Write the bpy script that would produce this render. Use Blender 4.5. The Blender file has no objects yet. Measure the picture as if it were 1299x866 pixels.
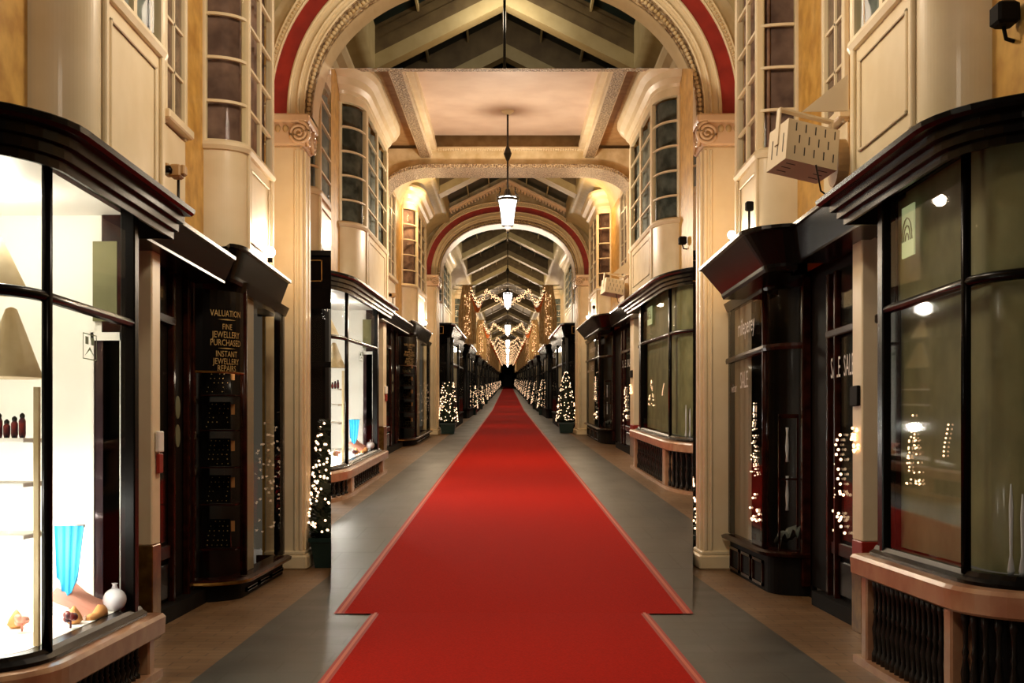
import bpy, bmesh, math, random
from mathutils import Vector
random.seed(7)
C = bpy.context.scene.collection
sc = bpy.context.scene
PI = math.pi
F = 1500.0                      # focal length in pixels of the 1299 px wide frame
CX, CY = 640.0, 560.0           # vanishing point of the large arcade
EYE = 1.5
MS = 1.302                      # cross-section scale of the second arcade
YS = MS / 0.352                 # its length scale
AX, BZ = 4.0 / 1500, 65.5 / 1500   # the second arcade climbs gently

# ------------------------------------------------------------------ camera, world, exposure
cam_d = bpy.data.cameras.new('camera'); cam = bpy.data.objects.new('camera', cam_d); C.objects.link(cam)
cam.location = (0, 0, EYE); cam.rotation_euler = (PI / 2, 0, 0)
cam_d.sensor_width = 36; cam_d.lens = F / 1299 * 36
cam_d.shift_x = (649.5 - CX) / 1299; cam_d.shift_y = (CY - 433) / 1299
cam_d.clip_end = 900
sc.camera = cam
w = bpy.data.worlds.new('world'); sc.world = w; w.use_nodes = True
w.node_tree.nodes['Background'].inputs[0].default_value = (1.0, .80, .58, 1)
w.node_tree.nodes['Background'].inputs[1].default_value = 0.045
sc.view_settings.view_transform = 'Standard'; sc.view_settings.look = 'None'
sc.view_settings.gamma = 1; sc.view_settings.use_curve_mapping = False
sc.view_settings.exposure = 0.35
WARM = (1.0, .83, .63)

def lamp(p, e, r=.12, col=WARM, kind='POINT', size=.3, rot=None, spot=None):
    l = bpy.data.lights.new('lamp_light', kind); l.energy = e; l.color = col
    if kind == 'AREA': l.size = size
    else: l.shadow_soft_size = r
    if spot: l.spot_size = spot; l.spot_blend = .7
    o = bpy.data.objects.new('lamp_light', l); C.objects.link(o); o.location = p
    if rot: o.rotation_euler = rot
    return o

def rise(y): return max(0.0, y - 30) * .027
def T_out(x, y, z): return (x, y, z)
def T_in(x, y, z):
    Y = y * YS
    return (MS * x + AX * Y, Y, EYE + MS * (z + rise(y) - EYE) + BZ * Y)

class Ctx:
    def __init__(s, T, m, mode, where): s.T = T; s.m = m; s.mode = mode; s.where = where
OUT = Ctx(T_out, 1.0, 'outside', 'in the large outer arcade')
INN = Ctx(T_in, MS, 'inside', 'in the smaller inset arcade')

# ------------------------------------------------------------------ materials
def L(r, g, b):
    f = lambda c: (c / 255 / 12.92) if c / 255 <= .04045 else ((c / 255 + .055) / 1.055) ** 2.4
    return (f(r), f(g), f(b), 1)
M = {}
def mat(name, col, rough=.5, spec=.5, metal=0, coat=0, noise=None, bump=None, emit=None, sheen=0):
    m = bpy.data.materials.new(name); m.use_nodes = True
    nt = m.node_tree; b = nt.nodes['Principled BSDF']
    b.inputs['Base Color'].default_value = col; b.inputs['Roughness'].default_value = rough
    b.inputs['Metallic'].default_value = metal; b.inputs['Specular IOR Level'].default_value = spec
    b.inputs['Coat Weight'].default_value = coat; b.inputs['Coat Roughness'].default_value = .08
    b.inputs['Sheen Weight'].default_value = sheen
    tc = nt.nodes.new('ShaderNodeTexCoord')
    if noise:
        col2, scale, detail = noise
        n = nt.nodes.new('ShaderNodeTexNoise'); n.inputs['Scale'].default_value = scale; n.inputs['Detail'].default_value = detail
        r = nt.nodes.new('ShaderNodeValToRGB'); r.color_ramp.elements[0].position = .35; r.color_ramp.elements[1].position = .65
        r.color_ramp.elements[0].color = col; r.color_ramp.elements[1].color = col2
        nt.links.new(tc.outputs['Object'], n.inputs['Vector']); nt.links.new(n.outputs['Fac'], r.inputs['Fac'])
        nt.links.new(r.outputs['Color'], b.inputs['Base Color'])
    if bump:
        kind, scale, stren = bump
        n = nt.nodes.new('ShaderNodeTexVoronoi' if kind == 'v' else 'ShaderNodeTexNoise'); n.inputs['Scale'].default_value = scale
        bp = nt.nodes.new('ShaderNodeBump'); bp.inputs['Strength'].default_value = stren; bp.inputs['Distance'].default_value = .03
        nt.links.new(tc.outputs['Object'], n.inputs['Vector']); nt.links.new(n.outputs[0], bp.inputs['Height'])
        nt.links.new(bp.outputs['Normal'], b.inputs['Normal'])
    if emit:
        b.inputs['Emission Color'].default_value = emit[0]; b.inputs['Emission Strength'].default_value = emit[1]
        if len(emit) > 2: m.cycles.emission_sampling = 'NONE'
    M[name] = m; return m

mat('cream', L(238, 222, 188), .42, spec=.35, coat=.06, noise=(L(228, 210, 172), 2.5, 3))
mat('cream_matte', L(224, 204, 164), .55, noise=(L(196, 170, 122), 3, 4))
mat('pink_cream', L(236, 208, 176), .3, coat=.3)
mat('yellow', L(222, 176, 88), .4, noise=(L(186, 136, 56), 5, 6))
mat('tan', L(168, 132, 84), .55, noise=(L(190, 156, 108), 4, 4))
mat('carved', L(205, 182, 142), .5, noise=(L(120, 92, 66), 22, 3), bump=('v', 18, .9))
mat('carved_fine', L(214, 190, 150), .5, noise=(L(96, 72, 52), 26, 2), bump=('v', 22, 1))
mat('arch_red', L(160, 40, 28), .5, noise=(L(138, 30, 22), 6, 4))
mat('ceiling_pink', L(222, 200, 180), .55, noise=(L(212, 188, 168), 1.5, 3))
mat('black', (.004, .003, .0025, 1), .24, spec=.13)
mat('black_panel', (.005, .0035, .0025, 1), .7, spec=.12)
mat('brown', L(52, 20, 12), .25, spec=.4, noise=(L(28, 10, 6), 9, 5))
mat('stone', L(186, 146, 112), .28, coat=.25, noise=(L(160, 112, 82), 5, 5))
mat('roof_glass', (.004, .012, .012, 1), .3, spec=.2)
mat('boards', L(112, 98, 68), .6, noise=(L(90, 76, 52), 3, 4))
mat('beam_cream', L(186, 174, 132), .5, noise=(L(172, 158, 116), 3, 4))
mat('brass', L(150, 112, 52), .3, metal=.8, noise=(L(104, 70, 30), 8, 4))
mat('red_paint', L(150, 34, 18), .4)
mat('gold', L(190, 160, 100), .4, metal=.3)
mat('sign_white', L(240, 236, 228), .5)
mat('white', (.86, .84, .78, 1), .5)
mat('white_box', L(222, 206, 178), .45)
mat('dark_slot', (.02, .015, .01, 1), .5)
mat('curtain', L(168, 132, 116), .6, noise=(L(112, 82, 72), 4, 3))
mat('curtain_blue', L(132, 138, 132), .7, noise=(L(62, 70, 66), 3, 3))
mat('blind', L(128, 124, 84), .7, noise=(L(98, 96, 60), 2.2, 5))
mat('blind_pale', L(150, 138, 110), .7)
mat('iron', (.02, .015, .01, 1), .4, metal=.5)
mat('foliage', (.006, .02, .009, 1), .6)
mat('planter', (.006, .028, .024, 1), .35)
mat('bulb', (1, .8, .5, 1), .5, emit=((1.0, .62, .36, 1), 3.2, 0))
mat('bulb_far', (1, .8, .5, 1), .5, emit=((1.0, .58, .30, 1), 2.4, 0))
mat('bulb_hot', (1, .9, .8, 1), .5, emit=((1.0, .85, .68, 1), 30, 0))
mat('lantern_glass', (1, .95, .9, 1), .4, emit=((1.0, .93, .82, 1), 9, 0))
mat('tulle', L(210, 184, 136), .7, noise=(L(186, 150, 96), 6, 3))
mat('tulle_orange', L(240, 136, 56), .7, noise=(L(180, 84, 30), 8, 3))
mat('blue_cloth', L(40, 160, 210), .6)
mat('pink_cloth', L(226, 160, 140), .7)
mat('mirror_dark', (.05, .03, .035, 1), .08, metal=.3)
mat('jar_red', L(140, 50, 44), .3, noise=(L(30, 40, 60), 20, 2))
mat('straw', L(200, 140, 80), .7)
mat('pale_green', L(120, 140, 110), .5)
mat('crystal', L(214, 214, 220), .15)

def tiles(name, c1, c2, mortar, sx, sy, inset, rough=.45):
    m = mat(name, c1, rough); nt = m.node_tree; b = nt.nodes['Principled BSDF']
    tc = nt.nodes.new('ShaderNodeTexCoord'); mp = nt.nodes.new('ShaderNodeMapping'); br = nt.nodes.new('ShaderNodeTexBrick')
    mp.inputs['Scale'].default_value = (1 / MS, 1 / YS, 1) if inset else (1, 1, 1)
    mp.inputs['Rotation'].default_value = (0, 0, 0)
    br.inputs['Color1'].default_value = c1; br.inputs['Color2'].default_value = c2; br.inputs['Mortar'].default_value = mortar
    br.inputs['Scale'].default_value = 1; br.inputs['Brick Width'].default_value = sx; br.inputs['Row Height'].default_value = sy
    br.inputs['Mortar Size'].default_value = .008; br.inputs['Bias'].default_value = .1
    ns = nt.nodes.new('ShaderNodeTexNoise'); ns.inputs['Scale'].default_value = 1.6; ns.inputs['Detail'].default_value = 6
    mx = nt.nodes.new('ShaderNodeMix'); mx.data_type = 'RGBA'; mx.blend_type = 'MULTIPLY'; mx.inputs[0].default_value = .5
    nt.links.new(tc.outputs['Object'], mp.inputs['Vector']); nt.links.new(mp.outputs[0], br.inputs['Vector'])
    nt.links.new(mp.outputs[0], ns.inputs['Vector'])
    nt.links.new(br.outputs['Color'], mx.inputs[6]); nt.links.new(ns.outputs['Fac'], mx.inputs[7])
    nt.links.new(mx.outputs[2], b.inputs['Base Color'])
    mr = nt.nodes.new('ShaderNodeMapRange'); mr.inputs[3].default_value = rough - .12; mr.inputs[4].default_value = rough + .15
    nt.links.new(ns.outputs['Fac'], mr.inputs[0]); nt.links.new(mr.outputs[0], b.inputs['Roughness'])
for n_ in ('black', 'brown'): M[n_].node_tree.nodes['Principled BSDF'].inputs['IOR'].default_value = 1.2; M[n_].node_tree.nodes['Principled BSDF'].inputs['Specular IOR Level'].default_value = .5
for sfx, ins in (('', False), ('_inset', True)):
    tiles('grey_tile' + sfx, L(80, 80, 75), L(72, 72, 67), L(60, 58, 52), .6, .35, ins, .42)
    tiles('tan_tile' + sfx, L(158, 124, 86), L(142, 108, 72), L(118, 88, 58), .3, .12, ins, .42)

def carpet_mat(name, c1, c2):
    m = mat(name, c1, .95, spec=.1, noise=(c2, 60, 3), bump=('n', 220, .25))
carpet_mat('carpet_red', L(196, 28, 8), L(176, 22, 6))
mat('carpet_edge', L(208, 92, 60), .6)
mat('carpet_edge_dark', L(176, 52, 36), .7)

g = bpy.data.materials.new('pane_glass'); g.use_nodes = True; nt = g.node_tree; nt.nodes.clear()
o_ = nt.nodes.new('ShaderNodeOutputMaterial'); mx = nt.nodes.new('ShaderNodeMixShader'); mt = nt.nodes.new('ShaderNodeMath'); mt.operation = 'MULTIPLY'; mt.inputs[1].default_value = .16; tr = nt.nodes.new('ShaderNodeBsdfTransparent')
gl = nt.nodes.new('ShaderNodeBsdfGlossy'); gl.inputs['Roughness'].default_value = .03; fr = nt.nodes.new('ShaderNodeFresnel'); fr.inputs[0].default_value = 1.5
tr.inputs[0].default_value = (.93, .95, .92, 1)
nt.links.new(fr.outputs[0], mt.inputs[0]); nt.links.new(mt.outputs[0], mx.inputs[0]); nt.links.new(tr.outputs[0], mx.inputs[1]); nt.links.new(gl.outputs[0], mx.inputs[2]); nt.links.new(mx.outputs[0], o_.inputs[0])
M['glass'] = g

# ------------------------------------------------------------------ mesh builder
class MB:
    def __init__(s): s.v = []; s.f = []; s.sm = []
    def add(s, vs, fs, smooth=False):
        b = len(s.v); s.v += [tuple(p) for p in vs]; s.f += [tuple(b + i for i in f) for f in fs]; s.sm += [smooth] * len(fs); return s
    def box(s, x0, x1, y0, y1, z0, z1):
        v = [(x, y, z) for x in (x0, x1) for y in (y0, y1) for z in (z0, z1)]
        return s.add(v, [(0, 1, 3, 2), (4, 6, 7, 5), (0, 4, 5, 1), (2, 3, 7, 6), (0, 2, 6, 4), (1, 5, 7, 3)])
    def cbox(s, x0, x1, y0, y1, z0, z1, c=.01):     # chamfered box
        r = []
        for z, d in ((z0, c), (z0 + c, 0), (z1 - c, 0), (z1, c)):
            r.append([(x0 + c + d, y0 + d, z), (x1 - c - d, y0 + d, z), (x1 - d, y0 + c + d, z), (x1 - d, y1 - c - d, z), (x1 - c - d, y1 - d, z), (x0 + c + d, y1 - d, z), (x0 + d, y1 - c - d, z), (x0 + d, y0 + c + d, z)])
        s.loft(r, True, caps=True); return s
    def loft(s, rings, closed=True, caps=False, smooth=False):
        n = len(rings[0]); v = [p for r in rings for p in r]; f = []
        for i in range(len(rings) - 1):
            for j in range(n if closed else n - 1):
                a = i * n + j; b = i * n + (j + 1) % n
                f.append((a, b, b + n, a + n))
        s.add(v, f, smooth)
        if caps:
            s.add(rings[0], [tuple(range(n))]); s.add(rings[-1], [tuple(range(n))])
        return s
    def sweep(s, path, prof, closed=True, smooth=False):
        n = len(path); rings = []
        for i, (x, y) in enumerate(path):
            def nrm(a, b):
                dx, dy = b[0] - a[0], b[1] - a[1]; l = math.hypot(dx, dy) or 1; return (-dy / l, dx / l)
            if i == 0: nx, ny = nrm(path[0], path[1]); k = 1
            elif i == n - 1: nx, ny = nrm(path[-2], path[-1]); k = 1
            else:
                a = nrm(path[i - 1], path[i]); b = nrm(path[i], path[i + 1])
                nx, ny = a[0] + b[0], a[1] + b[1]; l = math.hypot(nx, ny) or 1; nx /= l; ny /= l
                k = 1 / max(.35, nx * a[0] + ny * a[1])
            rings.append([(x + nx * k * o, y + ny * k * o, z) for o, z in prof])
        return s.loft(rings, closed, caps=closed, smooth=smooth)
    def tube(s, pts, r, n=8, smooth=True):
        rings = []; P = [Vector(p) for p in pts]
        for i, p in enumerate(P):
            d = (P[min(i + 1, len(P) - 1)] - P[max(i - 1, 0)]).normalized()
            u = d.cross(Vector((0, 0, 1)))
            if u.length < .2: u = d.cross(Vector((1, 0, 0)))
            u.normalize(); v = d.cross(u).normalized()
            rr = r[i] if isinstance(r, (list, tuple)) else r
            rings.append([tuple(p + u * rr * math.cos(2 * PI * k / n) + v * rr * math.sin(2 * PI * k / n)) for k in range(n)])
        return s.loft(rings, True, True, smooth)
    def lathe(s, c, prof, n=16, smooth=True, ph=0):
        rings = [[(c[0] + r * math.cos(2 * PI * k / n + ph), c[1] + r * math.sin(2 * PI * k / n + ph), c[2] + z) for k in range(n)] for r, z in prof]
        return s.loft(rings, True, True, smooth)
    def ball(s, c, r, n=6, m=4, sq=1):
        return s.lathe(c, [(r * math.sin(PI * (i + .02) / (m + .04)) + 1e-4, -r * sq * math.cos(PI * i / m)) for i in range(m + 1)], n)
    def octa(s, c, r):
        x, y, z = c
        return s.add([(x - r, y, z), (x, y - r, z), (x + r, y, z), (x, y + r, z), (x, y, z - r), (x, y, z + r)],
                     [(0, 1, 5), (1, 2, 5), (2, 3, 5), (3, 0, 5), (1, 0, 4), (2, 1, 4), (3, 2, 4), (0, 3, 4)])
    def quad(s, *p): return s.add(p, [tuple(range(len(p)))])

def px_plane(px): return Vector((1, -(px - CX) / F, 0)).normalized()      # > 0 to the right
def py_plane(py): return Vector((0, -(CY - py) / F, 1)).normalized()      # > 0 above
PL, PR, PT, PB = px_plane(420), px_plane(879), py_plane(87), py_plane(778)
EYEV = Vector((0, 0, EYE))
def bis(bm, n, o, keep_pos):
    geom = bm.verts[:] + bm.edges[:] + bm.faces[:]
    bmesh.ops.bisect_plane(bm, geom=geom, plane_co=EYEV - o, plane_no=n, clear_inner=keep_pos, clear_outer=not keep_pos)
def clip_mesh(me, o, mode):
    """an upright rectangular opening separates the two arcades: trim meshes to their own side of its edges"""
    o = Vector(o); xs = []; ys = []; mny = 1e9
    for v in me.vertices:
        p = v.co + o; mny = min(mny, p.y)
        if p.y > .5: xs.append(CX + F * p.x / p.y); ys.append(CY - F * (p.z - EYE) / p.y)
    if not xs: return True
    x0, x1, y0, y1 = min(xs), max(xs), min(ys), max(ys)
    if mode == 'none': return True
    if mode == 'inside':
        if x1 < 420 or x0 > 879 or y1 < 87 or y0 > 778: return False
        if x0 >= 420 and x1 <= 879 and y0 >= 87 and y1 <= 778: return True
        bm = bmesh.new(); bm.from_mesh(me)
        if x0 < 420: bis(bm, PL, o, True)
        if x1 > 879: bis(bm, PR, o, False)
        if y0 < 87: bis(bm, PT, o, False)
        if y1 > 778: bis(bm, PB, o, True)
        ok = len(bm.faces) > 0; bm.to_mesh(me); bm.free(); return ok
    if mny < 10.4 or x1 < 420 or x0 > 879 or y1 < 87: return True
    if x0 >= 420 and x1 <= 879 and y0 >= 87: return False
    out = None
    pieces = []
    for k in range(3):
        bm = bmesh.new(); bm.from_mesh(me)
        if k == 0: bis(bm, PL, o, False)
        elif k == 1: bis(bm, PL, o, True); bis(bm, PR, o, False); bis(bm, PT, o, True)
        else: bis(bm, PR, o, True)
        m2 = bpy.data.meshes.new('t'); bm.to_mesh(m2); bm.free(); pieces.append(m2)
    bm = bmesh.new()
    for m2 in pieces: bm.from_mesh(m2); bpy.data.meshes.remove(m2)
    ok = len(bm.faces) > 0; bm.to_mesh(me); bm.free(); return ok

def emit(ctx, s, name, mb, material, parent=None, rigid=False, origin=None, clip=True, kind=None):
    """one mesh object from canonical half coordinates (x = distance from the axis, side s)"""
    base = Vector(parent['_b']) if parent is not None else Vector((0, 0, 0))
    if parent is None and origin is not None: base = Vector(ctx.T(origin[0] * s, origin[1], origin[2]))
    if rigid and parent is not None: cb = Vector(parent['_c'])
    vs = []
    for x, y, z in mb.v:
        if rigid: vs.append(tuple((Vector((x * s, y, z)) - cb) * ctx.m))
        else: vs.append(tuple(Vector(ctx.T(x * s, y, z)) - base))
    me = bpy.data.meshes.new(name); me.from_pydata(vs, [], mb.f)
    me.polygons.foreach_set('use_smooth', mb.sm); me.update()
    bm = bmesh.new(); bm.from_mesh(me); bmesh.ops.remove_doubles(bm, verts=bm.verts, dist=1e-5); bmesh.ops.recalc_face_normals(bm, faces=bm.faces); bm.to_mesh(me); bm.free()
    me.materials.append(M[material] if isinstance(material, str) else material)
    if clip and not clip_mesh(me, base, ctx.mode): bpy.data.meshes.remove(me); return None
    o = bpy.data.objects.new(name, me); C.objects.link(o)
    if parent is not None: o.parent = parent
    else: o.location = base
    o['_b'] = tuple(base)
    if parent is not None and '_c' in parent: o['_c'] = parent['_c']
    if kind: o['kind'] = kind
    return o
def sub(o, parent):                                # re-hang a child one level deeper
    if o is not None and parent is not None: o.parent = parent
    return o
def thing(ctx, s, name, base, label, cat, group=None):
    o = bpy.data.objects.new(name, None); C.objects.link(o); o.empty_display_size = .1
    p = ctx.T(base[0] * s, base[1], base[2]); o.location = p
    o['_b'] = tuple(p); o['_c'] = (base[0] * s, base[1], base[2])
    o['label'] = label; o['category'] = cat
    if group: o['group'] = group
    return o
def tag(o, label, cat, group=None, kind=None):
    if o is None: return None
    o['label'] = label; o['category'] = cat
    if group: o['group'] = group
    if kind: o['kind'] = kind
    return o
def struct(ctx, s, name, mb, m, parent=None):
    o = emit(ctx, s, name, mb, m, parent)
    if o is not None and parent is None: o['kind'] = 'structure'
    return o
def side(s): return 'left' if s < 0 else 'right'

_tc = {}
def text_mesh(txt):
    if txt in _tc: return _tc[txt]
    cu = bpy.data.curves.new('t', 'FONT'); cu.body = txt; cu.align_x = 'CENTER'; cu.align_y = 'CENTER'; cu.size = 1; cu.resolution_u = 2
    ob = bpy.data.objects.new('t', cu); C.objects.link(ob); bpy.context.view_layer.update()
    me = bpy.data.meshes.new_from_object(ob.evaluated_get(bpy.context.evaluated_depsgraph_get()))
    r = ([tuple(v.co) for v in me.vertices], [tuple(p.vertices) for p in me.polygons])
    bpy.data.objects.remove(ob); bpy.data.meshes.remove(me); _tc[txt] = r; return r
def text_on(mb, txt, place, h, squeeze=1.0):
    """place(u, v) -> point; u runs in reading direction"""
    v, f = text_mesh(txt)
    mb.add([place(p[0] * h * squeeze, p[1] * h) for p in v], f)
def flat_place(s, X, yc, zc):
    return lambda u, v: (X, yc - s * u, zc + v)

def arc(cx, cy, rx, ry, a0, a1, n=8):
    return [(cx + rx * math.cos(a0 + (a1 - a0) * i / n), cy + ry * math.sin(a0 + (a1 - a0) * i / n)) for i in range(n + 1)]
def corner_path(Xf, y0, rx, ry, n=8):              # from the wall, round the corner, to the front plane at y0
    return arc(Xf + rx, y0, rx, ry, -PI / 2, -PI, n)
def off_path(path, d):
    mb = MB(); mb.sweep(path, [(d, 0), (d, 1)], closed=False)
    return [(p[0], p[1]) for p in mb.v[::2]]

# ------------------------------------------------------------------ big bow shop window on a stone base
def bow_shop(ctx, s, P):
    Xg, Xs, y0, y1, ye = P['Xg'], P['Xs'], P['y0'], P['y1'], P['ye']
    zs, zg0, zg1, zt, zc = P['zs'], P['zg0'], P['zg1'], P['zt'], P['zc']
    lit = s < 0
    t = thing(ctx, s, 'shop_window', (Xg, (y0 + y1) / 2, 0), ('brightly lit bow shop window on low stone base ' if lit else 'dark bow shop window with lowered olive blinds ') + ctx.where, 'shop window')
    r = .45
    cp = corner_path(Xg, y0, r, r, 10)
    glass_c = [(Xg + r + .9, y0 - r)] + cp
    full = glass_c + [(Xg, y1), ]
    sp = off_path([(Xg + r + .9, y0 - r)] + cp + [(Xg, ye), (Xg + .5, ye)], Xg - Xs)
    # stone
    st = emit(ctx, s, 'stone_sill', MB().sweep(sp, [(0, zs - .15), (.02, zs - .135), (.025, zs - .03), (.01, zs - .008), (-.03, zs), (-.35, zs), (-.35, zs - .15)], True), 'stone', t)
    pl = emit(ctx, s, 'stone_plinth', MB().sweep(sp, [(.01, 0), (.01, .05), (-.3, .05), (-.3, 0)], True), 'stone', t)
    posts = [(Xs, ye - .0, -1), (Xs, y0 + .02, 0)]
    for k, (px, py) in enumerate([(Xs + .01, ye - .11), (Xs + .01, y0 - .02)]):
        emit(ctx, s, 'stone_post', MB().cbox(px, px + .13, py, py + .11, .04, zs - .14, .012), 'stone', t)
    q = sp[4]
    emit(ctx, s, 'stone_post', MB().cbox(q[0], q[0] + .12, q[1], q[1] + .1, .04, zs - .14, .012), 'stone', t)
    # balusters
    def bal(x, y):
        H = zs - .2; pr = [(.028, 0), (.028, .1 * H), (.014, .16 * H), (.02, .3 * H), (.026, .4 * H), (.012, .55 * H), (.02, .6 * H), (.012, .65 * H), (.016, .85 * H), (.024, .9 * H), (.024, H)]
        return MB().lathe((x, y, .05), pr, 8)
    y = y0 + .16
    while y < ye - .16:
        emit(ctx, s, 'baluster', bal(Xs + .06, y), 'iron', t); y += .09
    ip = off_path(sp, -.06)
    for a in range(5, 11):
        emit(ctx, s, 'baluster', bal(*ip[a]), 'iron', t)
    emit(ctx, s, 'grille_backing', MB().sweep(off_path(sp, -.16), [(0, .05), (0, zs - .15), (-.02, zs - .15), (-.02, .05)], True), 'black_panel', t)
    # frame
    emit(ctx, s, 'bottom_rail', MB().sweep(full + [(Xg, ye - .05)], [(.055, zs - .005), (.06, zs + .02), (.03, zs + .04), (.015, zg0), (-.05, zg0), (-.05, zs)], True), 'black', t)
    emit(ctx, s, 'transom', MB().sweep(full, [(.03 * math.cos(a), zt + .03 * math.sin(a)) for a in [k * PI / 4 for k in range(8)]], True, True), 'black', t)
    emit(ctx, s, 'top_rail', MB().sweep(full + [(Xg, ye)], [(.02, zg1), (.03, zg1 + .05), (-.05, zg1 + .05), (-.05, zg1)], True), 'black', t)
    emit(ctx, s, 'mullion', MB().tube([(Xg - .01, y0, zg0 - .02), (Xg - .01, y0, zg1)], .028, 8), 'black', t)
    emit(ctx, s, 'jamb', MB().cbox(Xg - .03, Xg + .06, y1, y1 + .07, zs, zg1 + .03, .008), 'black', t)
    emit(ctx, s, 'outer_jamb', MB().cbox(Xg - .01, Xg + .2, y1 + .065, y1 + .13, zs, zg1 + .03, .012).cbox(Xg + .0, Xg + .35, y1 + .13, ye - .02, zs, zg1 + .03, .015), 'brown', t)
    # panes
    for z0, z1 in ((zg0, zt - .02), (zt + .02, zg1)):
        emit(ctx, s, 'curved_pane', MB().sweep(glass_c, [(0, z0), (0, z1)], False, True), 'glass', t)
        emit(ctx, s, 'flat_pane', MB().add([(Xg, y0, z0), (Xg, y1, z0), (Xg, y1, z1), (Xg, y0, z1)], [(0, 1, 2, 3)]), 'glass', t)
    # cornice
    d = Xg - P['Xc']
    cpth = [(Xg + r + .9, y0 - r)] + cp + [(Xg, P['yc']), (Xg + .6, P['yc'])]
    zb = zg1 - .10; H = zc - zb
    prof = [(0, zg1 + .0), (.40 * d, zb + .01), (.43 * d, zb), (.5 * d, zb), (.5 * d, zb + .21 * H), (.62 * d, zb + .24 * H), (.62 * d, zb + .47 * H), (.75 * d, zb + .50 * H), (.75 * d, zb + .72 * H), (.93 * d, zb + .76 * H), (d, zb + .84 * H), (1.02 * d, zb + .97 * H), (.98 * d, zc), (-.5, zc), (-.5, zg1)]
    emit(ctx, s, 'cornice', MB().sweep(cpth, prof, True), 'black', t)
    # interior
    it = off_path(full, -.06)
    bx = Xg + 1.05
    if lit:
        emit(ctx, s, 'display_floor', MB().add([(p[0], p[1], zg0) for p in it] + [(Xg + .06, ye - .1, zg0), (bx + .3, ye - .1, zg0)], [tuple(range(len(it) + 2))]), 'white', t)
        emit(ctx, s, 'display_back', MB().box(bx, bx + .03, y0 - .9, ye + .02, zg0, zg1 + .05).box(Xg + .08, bx, ye - .12, ye - .09, zg0, zg1 + .05), 'white', t)
        emit(ctx, s, 'display_ceiling', MB().box(Xg + .06, bx, y0 - .4, ye - .1, zg1 - .035, zg1 - .01), 'white', t)
        emit(ctx, s, 'display_post', MB().box(Xg + .05, Xg + .075, y0 + .04, y0 + .07, zg0, zt - .45), 'cream_matte', t)
        # partition with dark mirror
        emit(ctx, s, 'mirror_panel', MB().box(Xg + .08, Xg + .24, ye - .145, ye - .13, zg0 + .05, zt - .1), 'mirror_dark', t)
        emit(ctx, s, 'mirror_frame', MB().box(Xg + .03, Xg + .08, ye - .16, ye - .12, zg0, zt - .05).box(Xg + .24, Xg + .26, ye - .16, ye - .12, zg0, zt - .05).box(Xg + .03, Xg + .26, ye - .16, ye - .12, zt - .1, zt - .05), 'white', t)
        emit(ctx, s, 'dark_drape', MB().box(Xg + .1, Xg + .25, ye - .15, ye - .13, zt + .02, zg1 - .2), 'blind', t)
        em = MB()
        _p = flat_place(s, Xg + .004, y1 - .69, zt - .2); pe = lambda u, v: _p(u, v * .6)
        for a in (((-.11, -.12), (.11, -.12), (.11, -.11), (-.11, -.11)), ((-.11, .11), (.11, .11), (.11, .12), (-.11, .12)), ((-.11, -.12), (-.10, -.12), (-.10, .12), (-.11, .12)), ((.10, -.12), (.11, -.12), (.11, .12), (.10, .12)),
                  ((-.08, -.09), (0, .0), (.08, -.09), (0, -.03)), ((-.07, .02), (-.02, .02), (-.02, .09), (-.07, .09)), ((.02, .02), (.07, .02), (.07, .09), (.02, .09))):
            em.add([pe(*q) for q in a], [(0, 1, 2, 3)])
        emit(ctx, s, 'window_emblem', em, 'pale_green', t)
        # goods
        shelf = thing(ctx, s, 'display_shelf', (Xg + .5, y0 - .3, zg0 + .6), 'white display shelves behind the curved pane of the lit shop ' + ctx.where, 'shelf')
        for zz in (1.0, 1.28, 1.52):
            emit(ctx, s, 'shelf_board', MB().cbox(Xg + .27, bx - .02, y0 + .4, y0 + .75, zz - .025, zz, .004), 'white', shelf)
        n = 0
        nm = ['leftmost', 'second', 'third', 'fourth', 'fifth', 'rightmost']
        for kx in range(6):
            x = Xg + .52 - kx * .042
            j = thing(ctx, s, 'glass_jar', (x, y0 + .48, 1.52), '%s of six dark red glass jars on display shelf %s' % (nm[kx], ctx.where), 'jar', 'red glass jars ' + ctx.where)
            h = .09 + .04 * ((kx * 7) % 3) / 2
            emit(ctx, s, 'jar_body', MB().lathe((x, y0 + .48, 1.52), [(.014, 0), (.019, .02), (.019, h * .7), (.011, h * .85)], 10), 'jar_red', j, True)
            emit(ctx, s, 'jar_lid', MB().lathe((x, y0 + .48, 1.52 + h * .85), [(.014, 0), (.014, .015), (.004, .025)], 10), 'iron', j, True)
        # lampshade-like cones in the curved window
        for (x, z, hh) in ((Xg + .42, 1.85, .38), (Xg + .5, 2.32, .3)):
            o = emit(ctx, s, 'paper_cone', MB().lathe((x, y0 + .6, z), [(.17, 0), (.165, .01), (.03, hh), (.01, hh + .01)], 20), 'cream_matte')
            tag(o, ('large' if hh > .35 else 'small high') + ' pale paper cone in the lit window ' + ctx.where, 'ornament')
        # blue scarf on its white stand
        yb = y0 + 1.1
        rings = []
        for i in range(9):
            v = i / 8; z_ = 1.0 - v * .43; row = []
            for j in range(13):
                u = j / 12 - .5
                row.append((Xg + .285 + u * (.17 - .05 * v), yb + .012 * math.sin(j * 1.9) - v * .03, z_ + .01 * v * math.cos(j * 1.1) + .12 * abs(u) * 2 * v))
            rings.append(row)
        t2 = emit(ctx, s, 'blue_scarf', MB().loft(rings, False, smooth=True).loft([[(p[0], p[1] + .012, p[2]) for p in r_] for r_ in rings], False, smooth=True), 'blue_cloth')
        tag(t2, 'bright blue pleated scarf hanging in lit window ' + ctx.where, 'scarf')
        sd = thing(ctx, s, 'display_stand', (Xg + .3, yb + .06, zg0), 'white stand carrying the blue scarf in lit window ' + ctx.where, 'stand')
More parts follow.
